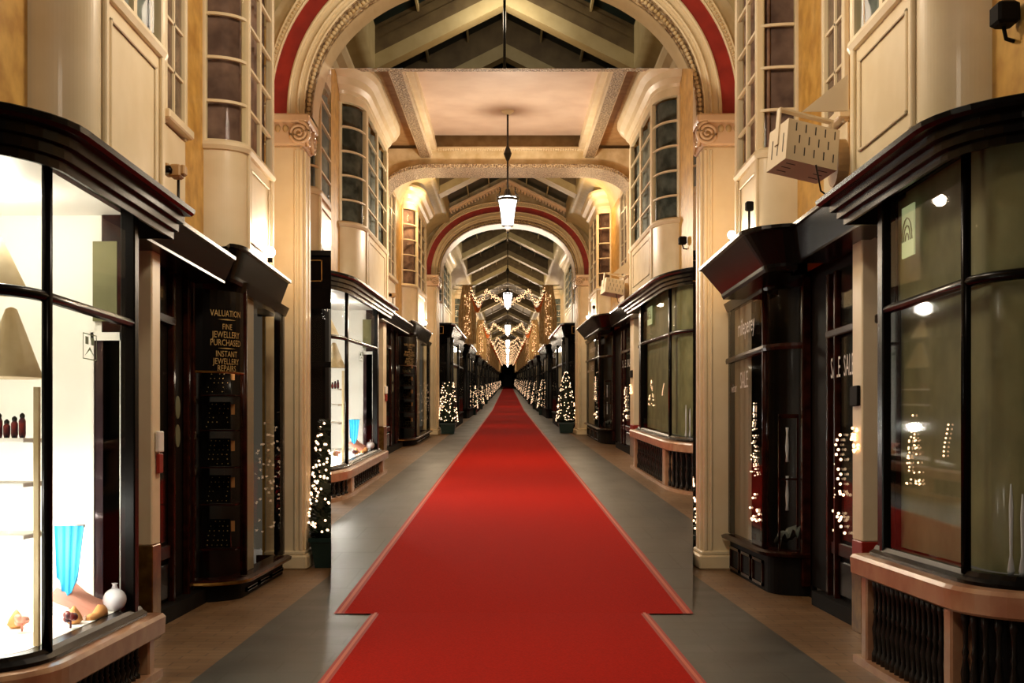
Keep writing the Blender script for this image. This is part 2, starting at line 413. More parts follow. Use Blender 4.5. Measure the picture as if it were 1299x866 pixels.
        emit(ctx, s, 'base', MB().lathe((Xg + .3, yb + .06, zg0), [(.1, 0), (.1, .015), (.02, .03)], 16), 'white', sd, True)
        emit(ctx, s, 'pole', MB().tube([(Xg + .3, yb + .06, zg0), (Xg + .3, yb + .06, 1.0)], .012, 8), 'white', sd, True)
        emit(ctx, s, 'crossbar', MB().tube([(Xg + .2, yb + .02, 1.0), (Xg + .37, yb + .02, 1.0)], .01, 8), 'white', sd, True)
        # pink cloth on the window floor
        rings = [[(Xg + .12 + .22 * i / 6, y0 + .85 + .5 * j / 10, zg0 + .02 + .14 * (i / 6) + .012 * math.sin(j * 2 + i)) for j in range(11)] for i in range(7)]
        tag(emit(ctx, s, 'pink_cloth', MB().loft(rings, False, smooth=True), 'pink_cloth'), 'pink cloth spread over window floor of lit shop ' + ctx.where, 'cloth')
        goods = [(.10, .62, 'rose', 'jar_red'), (.14, .78, 'shell', 'straw'), (.09, 1.0, 'slipper', 'straw'), (.07, 1.27, 'glass ball', 'crystal'), (.32, .5, 'rose', 'pink_cloth'), (.4, .62, 'shell', 'straw')]
        for k_, (dx, dy, kind, m_) in enumerate(goods):
            c = (Xg + dx, y0 + dy, zg0)
            where2 = ['by the black mullion', 'left of centre', 'beside pink cloth', 'at window floor end', 'behind the black mullion', 'inside the curved pane'][k_]
            if kind == 'rose':
                mb = MB()
                for a in range(7): mb.ball((c[0] + .02 * math.cos(a), c[1] + .02 * math.sin(a), c[2] + .05 + .004 * a), .022, 8, 5)
                mb.tube([c, (c[0], c[1], c[2] + .05)], .006, 6)
            elif kind == 'glass ball': mb = MB().ball((c[0], c[1], c[2] + .07), .07, 16, 10).lathe((c[0], c[1], c[2] + .14), [(.02, 0), (.012, .02), (.02, .03)], 10)
            elif kind == 'slipper':
                mb = MB().loft([[(c[0] + .035 * w_ * math.cos(a), c[1] + yy, c[2] + .002 + h_ * max(0, math.sin(a))) for a in [k * PI / 5 for k in range(10)]] for yy, w_, h_ in ((-.12, .3, .02), (-.08, 1, .035), (0, .9, .03), (.06, 1.1, .07), (.12, .9, .06), (.14, .2, .02))], True, True, True)
            else: mb = MB().lathe(c, [(.03, 0), (.05, .02), (.04, .05), (.02, .08), (.005, .1)], 12)
            o = emit(ctx, s, kind.replace(' ', '_'), mb, m_)
            tag(o, '%s %s %s, lit shop %s' % ({'jar_red': 'red', 'straw': 'straw coloured', 'crystal': 'clear', 'pink_cloth': 'pink'}[m_], kind, where2, ctx.where), 'ornament')
        k2 = 1 if ctx.m == 1 else 5
        lamp(ctx.T(s * (Xg + .55), (y0 + y1) / 2, zg1 - .15), 14 * k2, .12, (1, .92, .78))
        lamp(ctx.T(s * (Xg + .5), (y0 + y1) / 2 + .1, zg0 + .45), 22 * k2, .1, (1, .94, .85))
        lamp(ctx.T(s * (Xg + .55), y0 - .15, zg0 + .5), 18 * k2, .1, (1, .94, .85))
    else:
        ip2 = off_path([(Xg + r + .9, y0 - r)] + cp + [(Xg, y1 + .02)], -.1)
        emit(ctx, s, 'blind', MB().sweep(ip2, [(0, zg0), (0, zt)], False, True).sweep(ip2, [(.02, zt), (.02, zg1)], False, True), 'blind', t)
        # a row of upright glass tubes by the curved pane
        for k_ in range(5):
            q = off_path(cp, -.06)[2 + k_ * 1]
            o = emit(ctx, s, 'glass_tube', MB().lathe((q[0], q[1], zg0), [(.014, 0), (.02, .02), (.008, .1), (.012, .3 + .05 * (k_ % 3)), (.004, .42 + .05 * (k_ % 3))], 8), 'crystal')
            tag(o, '%s of five slim glass ornaments inside curved pane %s' % (['first', 'second', 'middle', 'fourth', 'last'][k_], ctx.where), 'ornament', 'glass ornaments ' + ctx.where)
        # figures of small glowing dots just in front of the pane
        def lights(yc, zc_, w_, h_, n_, kind):
            mb = MB()
            for i in range(n_):
                a = i / n_
                if kind == 'tree':
                    v = random.random() ** 1.2; u = (random.random() - .5) * 2
                    u = math.copysign(abs(u) ** .4, u)
                    yy, zz = yc + u * w_ * (1 - v) * .5, zc_ + v * h_ - .1 * h_ * abs(math.sin(u * 2)) * (v < .1)
                else: yy, zz = yc + .5 * w_ * math.cos(a * PI * .9), zc_ + h_ * a
                mb.ball((Xg - .012, yy, zz), .006, 6, 4)
            return mb
        tag(emit(ctx, s, 'fairy_lights', lights(y0 + .83, 1.27, .30, .40, 46, 'tree'), 'bulb_far'), 'tree shaped figure of orange glowing dots on dark window ' + ctx.where, 'fairy lights')
        tag(emit(ctx, s, 'fairy_lights', lights(y0 + .28, 1.42, .08, .2, 8, 'c'), 'bulb_far'), 'short arc of fairy lights on dark window ' + ctx.where, 'fairy lights')
        mb = MB(); mb.box(Xg + .03, Xg + .04, y1 - .42, y1 - .2, zt + .3, zt + .62)
        on = o = emit(ctx, s, 'lit_notice', mb, mat_lit()); tag(o, 'glowing arched notice in upper dark window ' + ctx.where, 'notice')
        mb = MB()
        for a in range(3):
            rr = .03 + .03 * a
            mb.tube([(Xg + .025, y1 - .31 + rr * math.cos(k * PI / 8), zt + .4 + 1.6 * rr * math.sin(k * PI / 8)) for k in range(9)], .004, 5)
        if on is not None: emit(ctx, s, 'arch_drawing', mb, 'blind', on)
    return t
_ml = []
def mat_lit():
    if not _ml: _ml.append(mat('lit_paper', L(190, 200, 150), .6, emit=(L(190, 205, 150), .35, 0)))
    return _ml[0]

# ------------------------------------------------------------------ fascia, door and post between the two shops
def doorway(ctx, s, P):
    Xf, ya, yb = P['Xf'], P['yc'] - .05, P['y2']
    f = thing(ctx, s, 'door_fascia', (Xf, ya, 3.0), 'black fascia board over the %s doorway %s' % (side(s), ctx.where), 'fascia')
    emit(ctx, s, 'fascia_board', MB().sweep([(Xf, ya - .4), (Xf, yb + .1)], [(-.03, P['zf0']), (-.03, P['zf0'] + .02), (.05, P['zf1'] - .04), (.07, P['zf1'] - .03), (.07, P['zf1']), (-.3, P['zf1']), (-.3, P['zf0'])], True), 'black', f)
    px0, py0, py1 = P['post']
    p = thing(ctx, s, 'door_post', (px0, py0, 0), 'pale square door post with metal foot beside %s bow window %s' % (side(s), ctx.where), 'post')
    emit(ctx, s, 'shaft', MB().cbox(px0, px0 + .22, py0, py1, .72, P['zf0'] + .02, .01), 'cream', p)
    if s > 0:
        emit(ctx, s, 'red_band', MB().cbox(px0 - .004, px0 + .22, py0 - .004, py1, .53, .72, .006), 'red_paint', p)
        emit(ctx, s, 'brass_foot', MB().cbox(px0 - .006, px0 + .22, py0 - .006, py1, 0, .53, .006), 'brass', p)
        o = emit(ctx, s, 'intercom', MB().cbox(px0 - .03, px0, py0 + .03, py1 - .03, 1.78, 1.94, .006), 'black_panel')
        tag(o, 'small black intercom box on the right white door post ' + ctx.where, 'intercom')
        mb = MB()
        for i in range(22): mb.ball((px0 - .01 - .02 * random.random(), py0 + .05 + .15 * random.random(), 1.42 + .2 * random.random()), .012, 6, 4)
        tag(emit(ctx, s, 'fairy_lights', mb, 'bulb_far'), 'amber reflected lights as glowing dots on right door post ' + ctx.where, 'fairy lights')  # glowing dots stand in for an orange reflection on the post
    else:
        emit(ctx, s, 'brass_foot', MB().cbox(px0 - .006, px0 + .22, py0 - .006, py1, 0, .72, .006), 'brass', p)
        o = emit(ctx, s, 'switch_box', MB().cbox(px0 - .035, px0 - .005, py0 + .06, py1 - .02, 1.42, 1.58, .006), 'white'); tag(o, 'small white box on side of left door post ' + ctx.where, 'box')
        o = emit(ctx, s, 'red_tag', MB().cbox(px0 - .03, px0 - .005, py0 + .08, py1 - .02, 1.26, 1.41, .006), 'red_paint'); tag(o, 'small red tag under white box on left door post ' + ctx.where, 'tag')
    Xd = P['Xd']; y0, y1 = py1, P['y2'] + .2
    d = emit(ctx, s, 'door_1' if s < 0 else 'door_2', MB().box(Xd, Xd + .06, y0 - 1.0, y1 + 1.3, .12, P['zf0'] + .15).box(Xd - .12, Xd + .1, y0 - .3, y1 + .4, 0, .13), 'black_panel')
    if d is not None: d['kind'] = 'structure'
    ym = P['ym']
    tr_z = P['tr']
    emit(ctx, s, 'door_frame', MB().cbox(Xd - .06, Xd, ym - .05, ym + .02, .12, 3.0, .01).cbox(Xd - .06, Xd, y1 - .16, y1 - .1, .12, 3.0, .01), 'brown', d)
    emit(ctx, s, 'door_rail', MB().cbox(Xd - .07, Xd, y0 - .3, ym, tr_z, tr_z + .07, .01).cbox(Xd - .04, Xd, y0 - .3, ym, .5, .62, .01), 'brown', d)
    emit(ctx, s, 'door_pane', MB().box(Xd - .03, Xd - .02, y0 - .25, ym - .06, .65, tr_z - .02), 'glass', d)
    emit(ctx, s, 'door_pane', MB().box(Xd - .03, Xd - .02, y0 - .25, ym - .06, tr_z + .08, 3.0), 'glass', d)
    emit(ctx, s, 'kick_panel', MB().cbox(Xd - .03, Xd, y0 - .3, ym - .06, .16, .46, .01), 'black', d)
    if s < 0:
        for z in (1.8, 1.55):
            o = emit(ctx, s, 'round_sticker', MB().loft([[(Xd - .05, ym + .12 + .075 * math.cos(a), z + .1 * math.sin(a)) for a in [k * PI / 10 for k in range(20)]], [(Xd - .045, ym + .12 + .075 * math.cos(a), z + .1 * math.sin(a)) for a in [k * PI / 10 for k in range(20)]]], True, True), 'sticker')
            tag(o, ('upper' if z > 1.7 else 'lower') + ' round pale green sticker on dark left door ' + ctx.where, 'sticker')
    else:
        for yy, h in ((ym - .24, .22), (ym - .64, .22)):
            mb = MB(); text_on(mb, 'SALE', flat_place(s, Xd - .045, yy, 2.14), .26, .55)
            emit(ctx, s, 'door_lettering', mb, 'sign_white', d)
        mb = MB()
        for i in range(26):
            if i < 13: yy, zz = ym - .45 + .2 * random.random(), 1.05 + .55 * (i / 13)
            else: yy, zz = ym - .55 + .4 * random.random(), .72 + .35 * random.random()
            mb.ball((Xd - .05, yy, zz), .013, 6, 4)
        tag(emit(ctx, s, 'fairy_lights', mb, 'bulb'), 'scattered warm fairy lights hanging inside right doorway ' + ctx.where, 'fairy lights')
mat('sticker', L(104, 112, 84), .5)

# ------------------------------------------------------------------ second shop, black, with curved corner pane
def dark_shop(ctx, s, P):
    Xg, y0, y1, Xw = P['X2'], P['y20'], P['y21'], 2.95
    zl, z1 = P['zl'], P['z2']
    t = thing(ctx, s, 'shop_front', (Xg, y0, 0), 'black shopfront with curved corner pane beside %s pilaster %s' % (side(s), ctx.where), 'shopfront')
    cp = arc(Xw, y0, Xw - Xg, .42, -PI / 2, -PI, 10)
    path = cp + [(Xg, y1), (Xg + .3, y1)]
    emit(ctx, s, 'base_panel', MB().sweep(path, [(-.02, 0), (-.02, zl), (-.1, zl), (-.1, 0)], True), 'black_panel', t)
    for a, b in ((y0 + .1, y0 + .6), (y0 + .7, y0 + 1.2), (y0 + 1.3, y1 - .08)):
        emit(ctx, s, 'base_moulding', MB().box(Xg - .0, Xg + .02, a, b, .04, .07).box(Xg, Xg + .02, a, b, zl - .09, zl - .06).box(Xg, Xg + .02, a, a + .03, .04, zl - .06).box(Xg, Xg + .02, b - .03, b, .04, zl - .06), 'brown', t)
    led = emit(ctx, s, 'ledge', MB().sweep(path, [(0, zl), (.06, zl + .02), (.07, zl + .05), (.03, zl + .07), (-.12, zl + .08), (-.12, zl)], True), 'brown', t)
    if s < 0: emit(ctx, s, 'brass_strip', MB().sweep(cp + [(Xg, y1)], [(.071, zl + .02), (.076, zl + .03), (.071, zl + .05)], True), 'brass', t)
    z0 = zl + .08
    emit(ctx, s, 'corner_post', MB().tube([(Xg + .01, y0 - .02, z0), (Xg + .01, y0 - .02, z1)], .035, 8), 'brown', t)
    emit(ctx, s, 'wall_post', MB().cbox(Xw - .08, Xw + .03, y0 - .46, y0 - .38, .1, z1, .01), 'brown', t)
    emit(ctx, s, 'end_post', MB().cbox(Xg, Xg + .1, y1 - .12, y1, z0, z1, .01), 'black', t)
    emit(ctx, s, 'top_rail', MB().sweep(path, [(.01, z1 - .1), (.045, z1), (-.06, z1), (-.06, z1 - .1)], True), 'black', t)
    ztr = P['zt2']
    if s > 0:
        emit(ctx, s, 'transom', MB().sweep(path[:-1], [(.025, ztr), (.03, ztr + .03), (.025, ztr + .06), (-.02, ztr + .06), (-.02, ztr)], True), 'brown', t)
    emit(ctx, s, 'curved_pane', MB().sweep(cp, [(0, z0), (0, z1 - .1)], False, True), 'glass', t)
    emit(ctx, s, 'front_pane', MB().add([(Xg, y0, z0), (Xg, y1 - .1, z0), (Xg, y1 - .1, z1 - .1), (Xg, y0, z1 - .1)], [(0, 1, 2, 3)]), 'glass', t)
    emit(ctx, s, 'window_back', MB().sweep(off_path(path, -.34), [(0, .1), (0, z1)], False).box(Xw, Xw + .05, y0 - .5, y1 + .4, 0, z1 + .3), 'black_panel', t)
    if s < 0:
        emit(ctx, s, 'pale_blind', MB().box(Xg + .05, Xg + .055, y0 + .05, y0 + .62, z0, z1 - .1), 'blind_pale', t)
        # gilt lettering fascia on the curved pane
        cpo = off_path(cp, .012)
        Ls = [0]
        for a, b in zip(cpo, cpo[1:]): Ls.append(Ls[-1] + math.dist(a, b))
        def place_c(uc, zc):
            def f(u, v):
                q = min(max(uc + u, 0), Ls[-1] - 1e-4)
                for i in range(len(Ls) - 1):
                    if q <= Ls[i + 1]:
                        tt = (q - Ls[i]) / (Ls[i + 1] - Ls[i]); a, b = cpo[i], cpo[i + 1]
                        return (a[0] + (b[0] - a[0]) * tt, a[1] + (b[1] - a[1]) * tt, zc + v)
            return f
        emit(ctx, s, 'lettering_board', MB().sweep(cp[1:-1], [(.002, 2.16), (.002, z1 - .05), (-.004, z1 - .05), (-.004, 2.16)], True), 'black', t)
        emit(ctx, s, 'brass_bar', MB().sweep(cp[1:-1], [(.01, 2.14), (.018, 2.15), (.01, 2.16)], True), 'brass', t)
        mb = MB()
        for k, (tx, z, h) in enumerate((('VALUATION', 2.70, .085), ('FINE', 2.575, .075), ('JEWELLERY', 2.50, .085), ('PURCHASED', 2.425, .085), ('INSTANT', 2.32, .08), ('JEWELLERY', 2.25, .08), ('REPAIRS', 2.185, .08))):
            text_on(mb, tx, place_c(Ls[-1] * .55, z), h, .72)
        for z in (2.645, 2.375):
            f_ = place_c(Ls[-1] * .55, z)
            mb.add([f_(-.1, 0), f_(0, -.006), f_(.1, 0), f_(0, .006)], [(0, 1, 2, 3)])
        emit(ctx, s, 'gilt_lettering', mb, 'gold', t)
        # jewellery trays
        for k, z in enumerate((1.95, 1.62, 1.27, .92, .5)):
            c = (Xg + .22, y0 - .12, z)
            nm = ['topmost', 'second', 'middle', 'fourth', 'lowest'][k]
            tr_ = thing(ctx, s, 'jewellery_tray', c, '%s black jewellery tray behind curved pane of left black shop %s' % (nm, ctx.where), 'tray', 'jewellery trays ' + ctx.where)
            w_ = .13
            emit(ctx, s, 'tray_board', MB().add([(c[0] - w_, c[1] - .1, z), (c[0] + w_, c[1] - .1, z), (c[0] + w_ * .75, c[1] + .03, z + .26), (c[0] - w_ * .75, c[1] + .03, z + .26), (c[0] - w_, c[1] - .06, z), (c[0] + w_, c[1] - .06, z), (c[0] + w_ * .75, c[1] + .06, z + .25), (c[0] - w_ * .75, c[1] + .06, z + .25)], [(0, 1, 2, 3), (4, 7, 6, 5), (0, 4, 5, 1), (1, 5, 6, 2), (2, 6, 7, 3), (3, 7, 4, 0)]), 'black', tr_)
            mb = MB()
            for i in range(5):
                for j in range(6):
                    v = (j + .5) / 6; u = (i / 4 - .5) * 1.5 * w_ * (1 - .25 * v)
                    if random.random() < .75: mb.ball((c[0] + u + random.uniform(-.008, .008), c[1] - .103 + .13 * v, z + .26 * v), .003 + .003 * random.random(), 6, 4)
            emit(ctx, s, 'jewellery', mb, 'gold', tr_)
            o = emit(ctx, s, 'display_shelf', MB().box(Xg + .03, Xg + .36, y0 - .3, y0 + .02, z - .02, z - .008), 'brown', t)
            emit(ctx, s, 'price_card', MB().box(c[0] - .13, c[0] - .06, c[1] + .07, c[1] + .075, z + .14, z + .24), 'straw', t)
        lamp(ctx.T(s * (Xg + .1), y0 - .22, 2.1), .8 if ctx.m == 1 else 3, .03)
    else:
        emit(ctx, s, 'pale_blind', MB().box(Xg + .05, Xg + .055, y0 + .85, y1 - .15, z0, z1 - .1), 'blind_pale', t)
        mb = MB(); text_on(mb, 'mileperey', flat_place(s, Xg - .008, y0 + .85, 2.74), .26, .85); emit(ctx, s, 'shop_lettering', mb, 'sign_white', t)
        mb = MB(); text_on(mb, 'SALE', flat_place(s, Xg - .008, y0 + .95, 2.16), .26, .75); text_on(mb, 'winter', flat_place(s, Xg - .008, y0 + 1.5, 2.1), .14, .8); emit(ctx, s, 'window_lettering', mb, 'sign_white', t)
        mb = MB()
        for i in range(50):
            v = random.random(); mb.ball((Xg - .012, y0 + .42 + (random.random() - .5) * .42 * (1 - v), 1.15 + .75 * v), .0065, 6, 4)
        for i in range(12): mb.ball((Xg - .012, y0 + .4 + (random.random() - .5) * .5, .68 + .3 * random.random() ** 2), .012, 6, 4)
        tag(emit(ctx, s, 'fairy_lights', mb, 'bulb'), 'narrow tree of fairy lights in right black shop ' + ctx.where, 'fairy lights')
        # draped fabric and display case in the curved window
        rings = [[(Xg + .1 + .2 * i / 8 + .02 * math.sin(j), y0 - .25 + .22 * j / 10, z0 + .02 + .12 * abs(math.sin(i * .9 + j * .6)) + .1 * i / 8) for j in range(11)] for i in range(9)]
        tag(emit(ctx, s, 'grey_fabric', MB().loft(rings, False, smooth=True), 'curtain_blue'), 'crumpled grey fabric on window floor of right black shop ' + ctx.where, 'cloth')
        cs = thing(ctx, s, 'display_case', (Xg + .25, y0 - .05, z0), 'tall glass display case in curved window of right black shop ' + ctx.where, 'display case')
        emit(ctx, s, 'case_frame', MB().box(Xg + .1, Xg + .12, y0 - .2, y0 - .18, z0, 1.75).box(Xg + .28, Xg + .3, y0 - .2, y0 - .18, z0, 1.75).box(Xg + .1, Xg + .3, y0 - .2, y0 - .18, 1.73, 1.77).box(Xg + .1, Xg + .3, y0 - .2, y0 - .18, 1.12, 1.14), 'brown', cs)
        for k, zz in enumerate((1.3, .82)):
            emit(ctx, s, 'crystal_vase', MB().lathe((Xg + .2, y0 - .14, zz), [(.02, 0), (.012, .05), (.02, .15), (.01, .28), (.016, .34)], 8), 'crystal', cs)
    # tilted cornice
    Xt, Xb, zc0, zc1 = P['Xt'], P['Xb'], P['zc0'], P['zc1']; ycs, yce = P['ycs'], P['yce']
    cpath = [(P['Xf'] + .05, ycs - .25)] + arc(P['Xf'] + .05, ycs, P['Xf'] + .05 - Xb, .25, -PI / 2, -PI, 8) + [(Xb, yce), (Xb + .5, yce)]
    dd = Xb - Xt
    cn = emit(ctx, s, 'cornice', MB().sweep(cpath[1:], [(0, zc0 - .03), (.015, zc0), (.02, zc0 + .03), (dd - .01, zc1 - .04), (dd + .02, zc1 - .03), (dd + .02, zc1), (-.4, zc1), (-.4, zc0 - .03)], True), 'black', t)
    return t

# ------------------------------------------------------------------ cream bow window of the upper floor
def upper_bay(ctx, s, ys, y0, y1, Xf, Xw, z0, zb, zt, ncol, nrow, label, cur='curtain', far=False):
    t = thing(ctx, s, 'bow_window', (Xf, y0, z0), label, 'bow window')
    rx, ry = Xw - Xf, y0 - ys; n = 4 if far else 22
    a1 = arc(Xw, y0, rx, ry, -PI / 2, -PI, n)
    a2 = arc(Xw, y1, rx, ry, PI, PI / 2, n)
    path = a1 + a2
    emit(ctx, s, 'apron', MB().sweep(path, [(0, z0), (0, zb), (-.05, zb), (-.05, z0)], True), 'cream', t)
    m_ = MB()
    a, b = y0 + .12, y1 - .12; lo, hi = z0 + .12, zb - .14
    for (p, q, u, v) in ((a, b, lo, lo + .025), (a, b, hi - .025, hi), (a, a + .025, lo, hi), (b - .025, b, lo, hi)): m_.cbox(Xf - .018, Xf + .0, p, q, u, v, .006)
    for yy in (y0 - .01, y1 - .03): m_.cbox(Xf - .03, Xf + .0, yy, yy + .06, z0, zb, .008)
    emit(ctx, s, 'apron_moulding', m_, 'cream', t)
    emit(ctx, s, 'sill', MB().sweep(path, [(-.04, zb - .05), (.03, zb - .045), (.05, zb - .01), (.045, zb + .02), (.01, zb + .05), (-.04, zb + .05)], True), 'cream', t)
    emit(ctx, s, 'head', MB().sweep(path, [(-.04, zt), (.015, zt), (.02, zt + .14), (-.04, zt + .14)], True), 'cream', t)
    emit(ctx, s, 'cornice', MB().sweep(path, [(0, zt + .12), (.03, zt + .13), (.04, zt + .18), (.1, zt + .24), (.13, zt + .34), (.22, zt + .4), (.26, zt + .48), (.26, zt + .54), (-.1, zt + .54), (-.1, zt + .12)], True), 'cream', t)
    fr = MB()
    for (x, y) in (a1[0], a1[-1], (Xf, y1), a2[-1]):
        fr.cbox(x - .03, x + .05, y - .04, y + .04, zb, zt, .01)
    emit(ctx, s, 'frame_post', fr, 'cream', t)
    bars = MB()
    for k in range(1, nrow):
        z = zb + (zt - zb) * k / nrow
        bars.sweep(path, [(-.02, z - .013), (.012, z - .013), (.012, z + .013), (-.02, z + .013)], True)
    for k in range(1, ncol):
        y = y0 + (y1 - y0) * k / ncol; w_ = .035 if (k * 2 == ncol) else .014
        bars.box(Xf - .015, Xf + .02, y - w_, y + w_, zb, zt)
    emit(ctx, s, 'glazing_bars', bars, 'cream', t)
    emit(ctx, s, 'window_glass', MB().sweep(path, [(0, zb), (0, zt)], False, True), 'glass', t)
    wav = off_path(path, -.1); w2 = []
    for i in range(len(wav) - 1):
        k = 3 if math.dist(wav[i], wav[i + 1]) < .3 else 14
        for j in range(k): w2.append((wav[i][0] + (wav[i + 1][0] - wav[i][0]) * j / k, wav[i][1] + (wav[i + 1][1] - wav[i][1]) * j / k))
    w2.append(wav[-1]); w2 = [(p[0] + .03 * math.sin(i * 2.1), p[1]) for i, p in enumerate(w2)]
    emit(ctx, s, 'curtain', MB().sweep(w2, [(0, zb), (0, zt)], False, True), cur, t)
    return t

def wall_window(ctx, s, Xw, y0, y1, zb, zt, label, nrow=5):
    t = thing(ctx, s, 'sash_window', (Xw, y0, zb), label, 'window')
    fr = MB().cbox(Xw - .05, Xw, y0 - .07, y0, zb - .1, zt + .1, .008).cbox(Xw - .05, Xw, y1, y1 + .07, zb - .1, zt + .1, .008).cbox(Xw - .05, Xw, y0, y1, zt, zt + .1, .008)
    emit(ctx, s, 'frame', fr, 'cream', t)
    emit(ctx, s, 'sill', MB().cbox(Xw - .1, Xw, y0 - .1, y1 + .1, zb - .08, zb, .012), 'cream', t)
    b = MB().box(Xw - .03, Xw - .01, (y0 + y1) / 2 - .015, (y0 + y1) / 2 + .015, zb, zt)
    for k in range(1, nrow): b.box(Xw - .03, Xw - .01, y0, y1, zb + (zt - zb) * k / nrow - .012, zb + (zt - zb) * k / nrow + .012)
    emit(ctx, s, 'glazing_bars', b, 'cream', t)
    emit(ctx, s, 'window_glass', MB().box(Xw - .015, Xw - .012, y0, y1, zb, zt), 'glass', t)
    emit(ctx, s, 'curtain', MB().box(Xw - .008, Xw - .002, y0, y1, zb, zt), 'curtain', t)
    emit(ctx, s, 'apron_panel', MB().cbox(Xw - .03, Xw, y0 - .07, y1 + .07, 3.2, zb - .1, .01), 'cream', t)

# ------------------------------------------------------------------ the white arch
NS = 2.2
def se(a, b, th):
    c, s_ = math.cos(th), math.sin(th)
    return (math.copysign(abs(c) ** (2 / NS), c) * a, 5.33 + abs(s_) ** (2 / NS) * b)
def ring(mb, A, B, prof, Y, n=56):
    rings = []
    for i in range(n + 1):
        th = PI * i / n; p, q = se(A[0], A[1], th), se(B[0], B[1], th)
        rings.append([(p[0] + (q[0] - p[0]) * t, Y - d, p[1] + (q[1] - p[1]) * t) for t, d in prof])
    return mb.loft(rings, False)
def arch(ctx, Y, label, full=True):
    t = thing(ctx, 1, 'arch', (0, Y, 5.33), label, 'arch')
    A0, A1, A2, A3, A4 = (2.27, 1.755), (2.36, 1.91), (2.57, 2.15), (2.75, 2.33), (2.83, 2.5)
    wallm = MB()
    for yy in (Y + .02, Y + .42):
        rings = []
        for i in range(57):
            th = PI * i / 56; x, z = se(A1[0], A1[1], th)
            if abs(math.cos(th)) < 1e-6: X2 = 0
            # project outward to the wall outline
            k = 1e9; dx, dz = x, z - 5.33
            if abs(dx) > 1e-6: k = min(k, 2.84 / abs(dx))
            if dz > 1e-6: k = min(k, (8.8 - 5.33) / (dz + .5 * abs(dx)))
            k = max(k, 1)
            rings.append([(x, yy, z), (dx * k, yy, 5.33 + dz * k)])
        wallm.loft(rings, False)
    emit(ctx, 1, 'spandrel_wall', wallm, 'cream_matte', t)
    emit(ctx, 1, 'soffit', ring(MB(), A0, A0, [(0, 0), (0, -.44)], Y), 'cream', t)
    emit(ctx, 1, 'carved_band', ring(MB(), A0, A1, [(0, -.02), (0, .02), (.1, .04), (.2, .02), (.85, .02), (.9, .05), (1, .05), (1, -.02)], Y), 'carved', t)
    if full:
        mb = MB()
        for i in range(120):
            th = PI * (i + .5) / 120; p = se(A0[0] * .5 + A1[0] * .5, A0[1] * .5 + A1[1] * .5, th)
            mb.ball((p[0], Y - .03, p[1]), .028, 6, 4)
        emit(ctx, 1, 'carved_leaves', mb, 'cream_matte', t)
        mb = MB()
        for i in range(150):
            th = PI * (i + .5) / 150; p = se(A3[0] * .45 + A4[0] * .55, A3[1] * .45 + A4[1] * .55, th)
            mb.ball((p[0], Y - .055, p[1]), .02, 6, 4)
        emit(ctx, 1, 'beading', mb, 'cream_matte', t)
    emit(ctx, 1, 'moulding', ring(MB(), A1, A2, [(0, .05), (.08, .06), (.12, .03), (.3, .03), (.34, .06), (.42, .07), (.5, .05), (.54, .02), (.8, .02), (.84, .05), (.92, .06), (1, .05), (1, 0)], Y), 'cream', t)
    emit(ctx, 1, 'red_band', ring(MB(), A2, A3, [(0, .0), (0, .03), (1, .03), (1, 0)], Y), 'arch_red', t)
    emit(ctx, 1, 'outer_band', ring(MB(), A3, A4, [(0, 0), (0, .06), (.15, .07), (.3, .05), (.8, .05), (.9, .08), (1, .07), (1, 0)], Y), 'cream', t)
    # raking moulding with dentils
    rk = MB()
    for sx in (-1, 1):
        pr = lambda x: [(x, Y - .0, 8.42 - .5 * abs(x)), (x, Y - .05, 8.42 - .5 * abs(x)), (x, Y - .1, 8.5 - .5 * abs(x)), (x, Y - .1, 8.56 - .5 * abs(x)), (x, Y, 8.58 - .5 * abs(x))]
        rk.loft([pr(0), pr(sx * 2.8)], True)
        k = .06
        while k < 2.75:
            rk.box(sx * k, sx * (k + .05), Y - .07, Y, 8.33 - .5 * k, 8.42 - .5 * k); k += .1
    emit(ctx, 1, 'raking_dentils', rk, 'pink_cream', t)
    return t
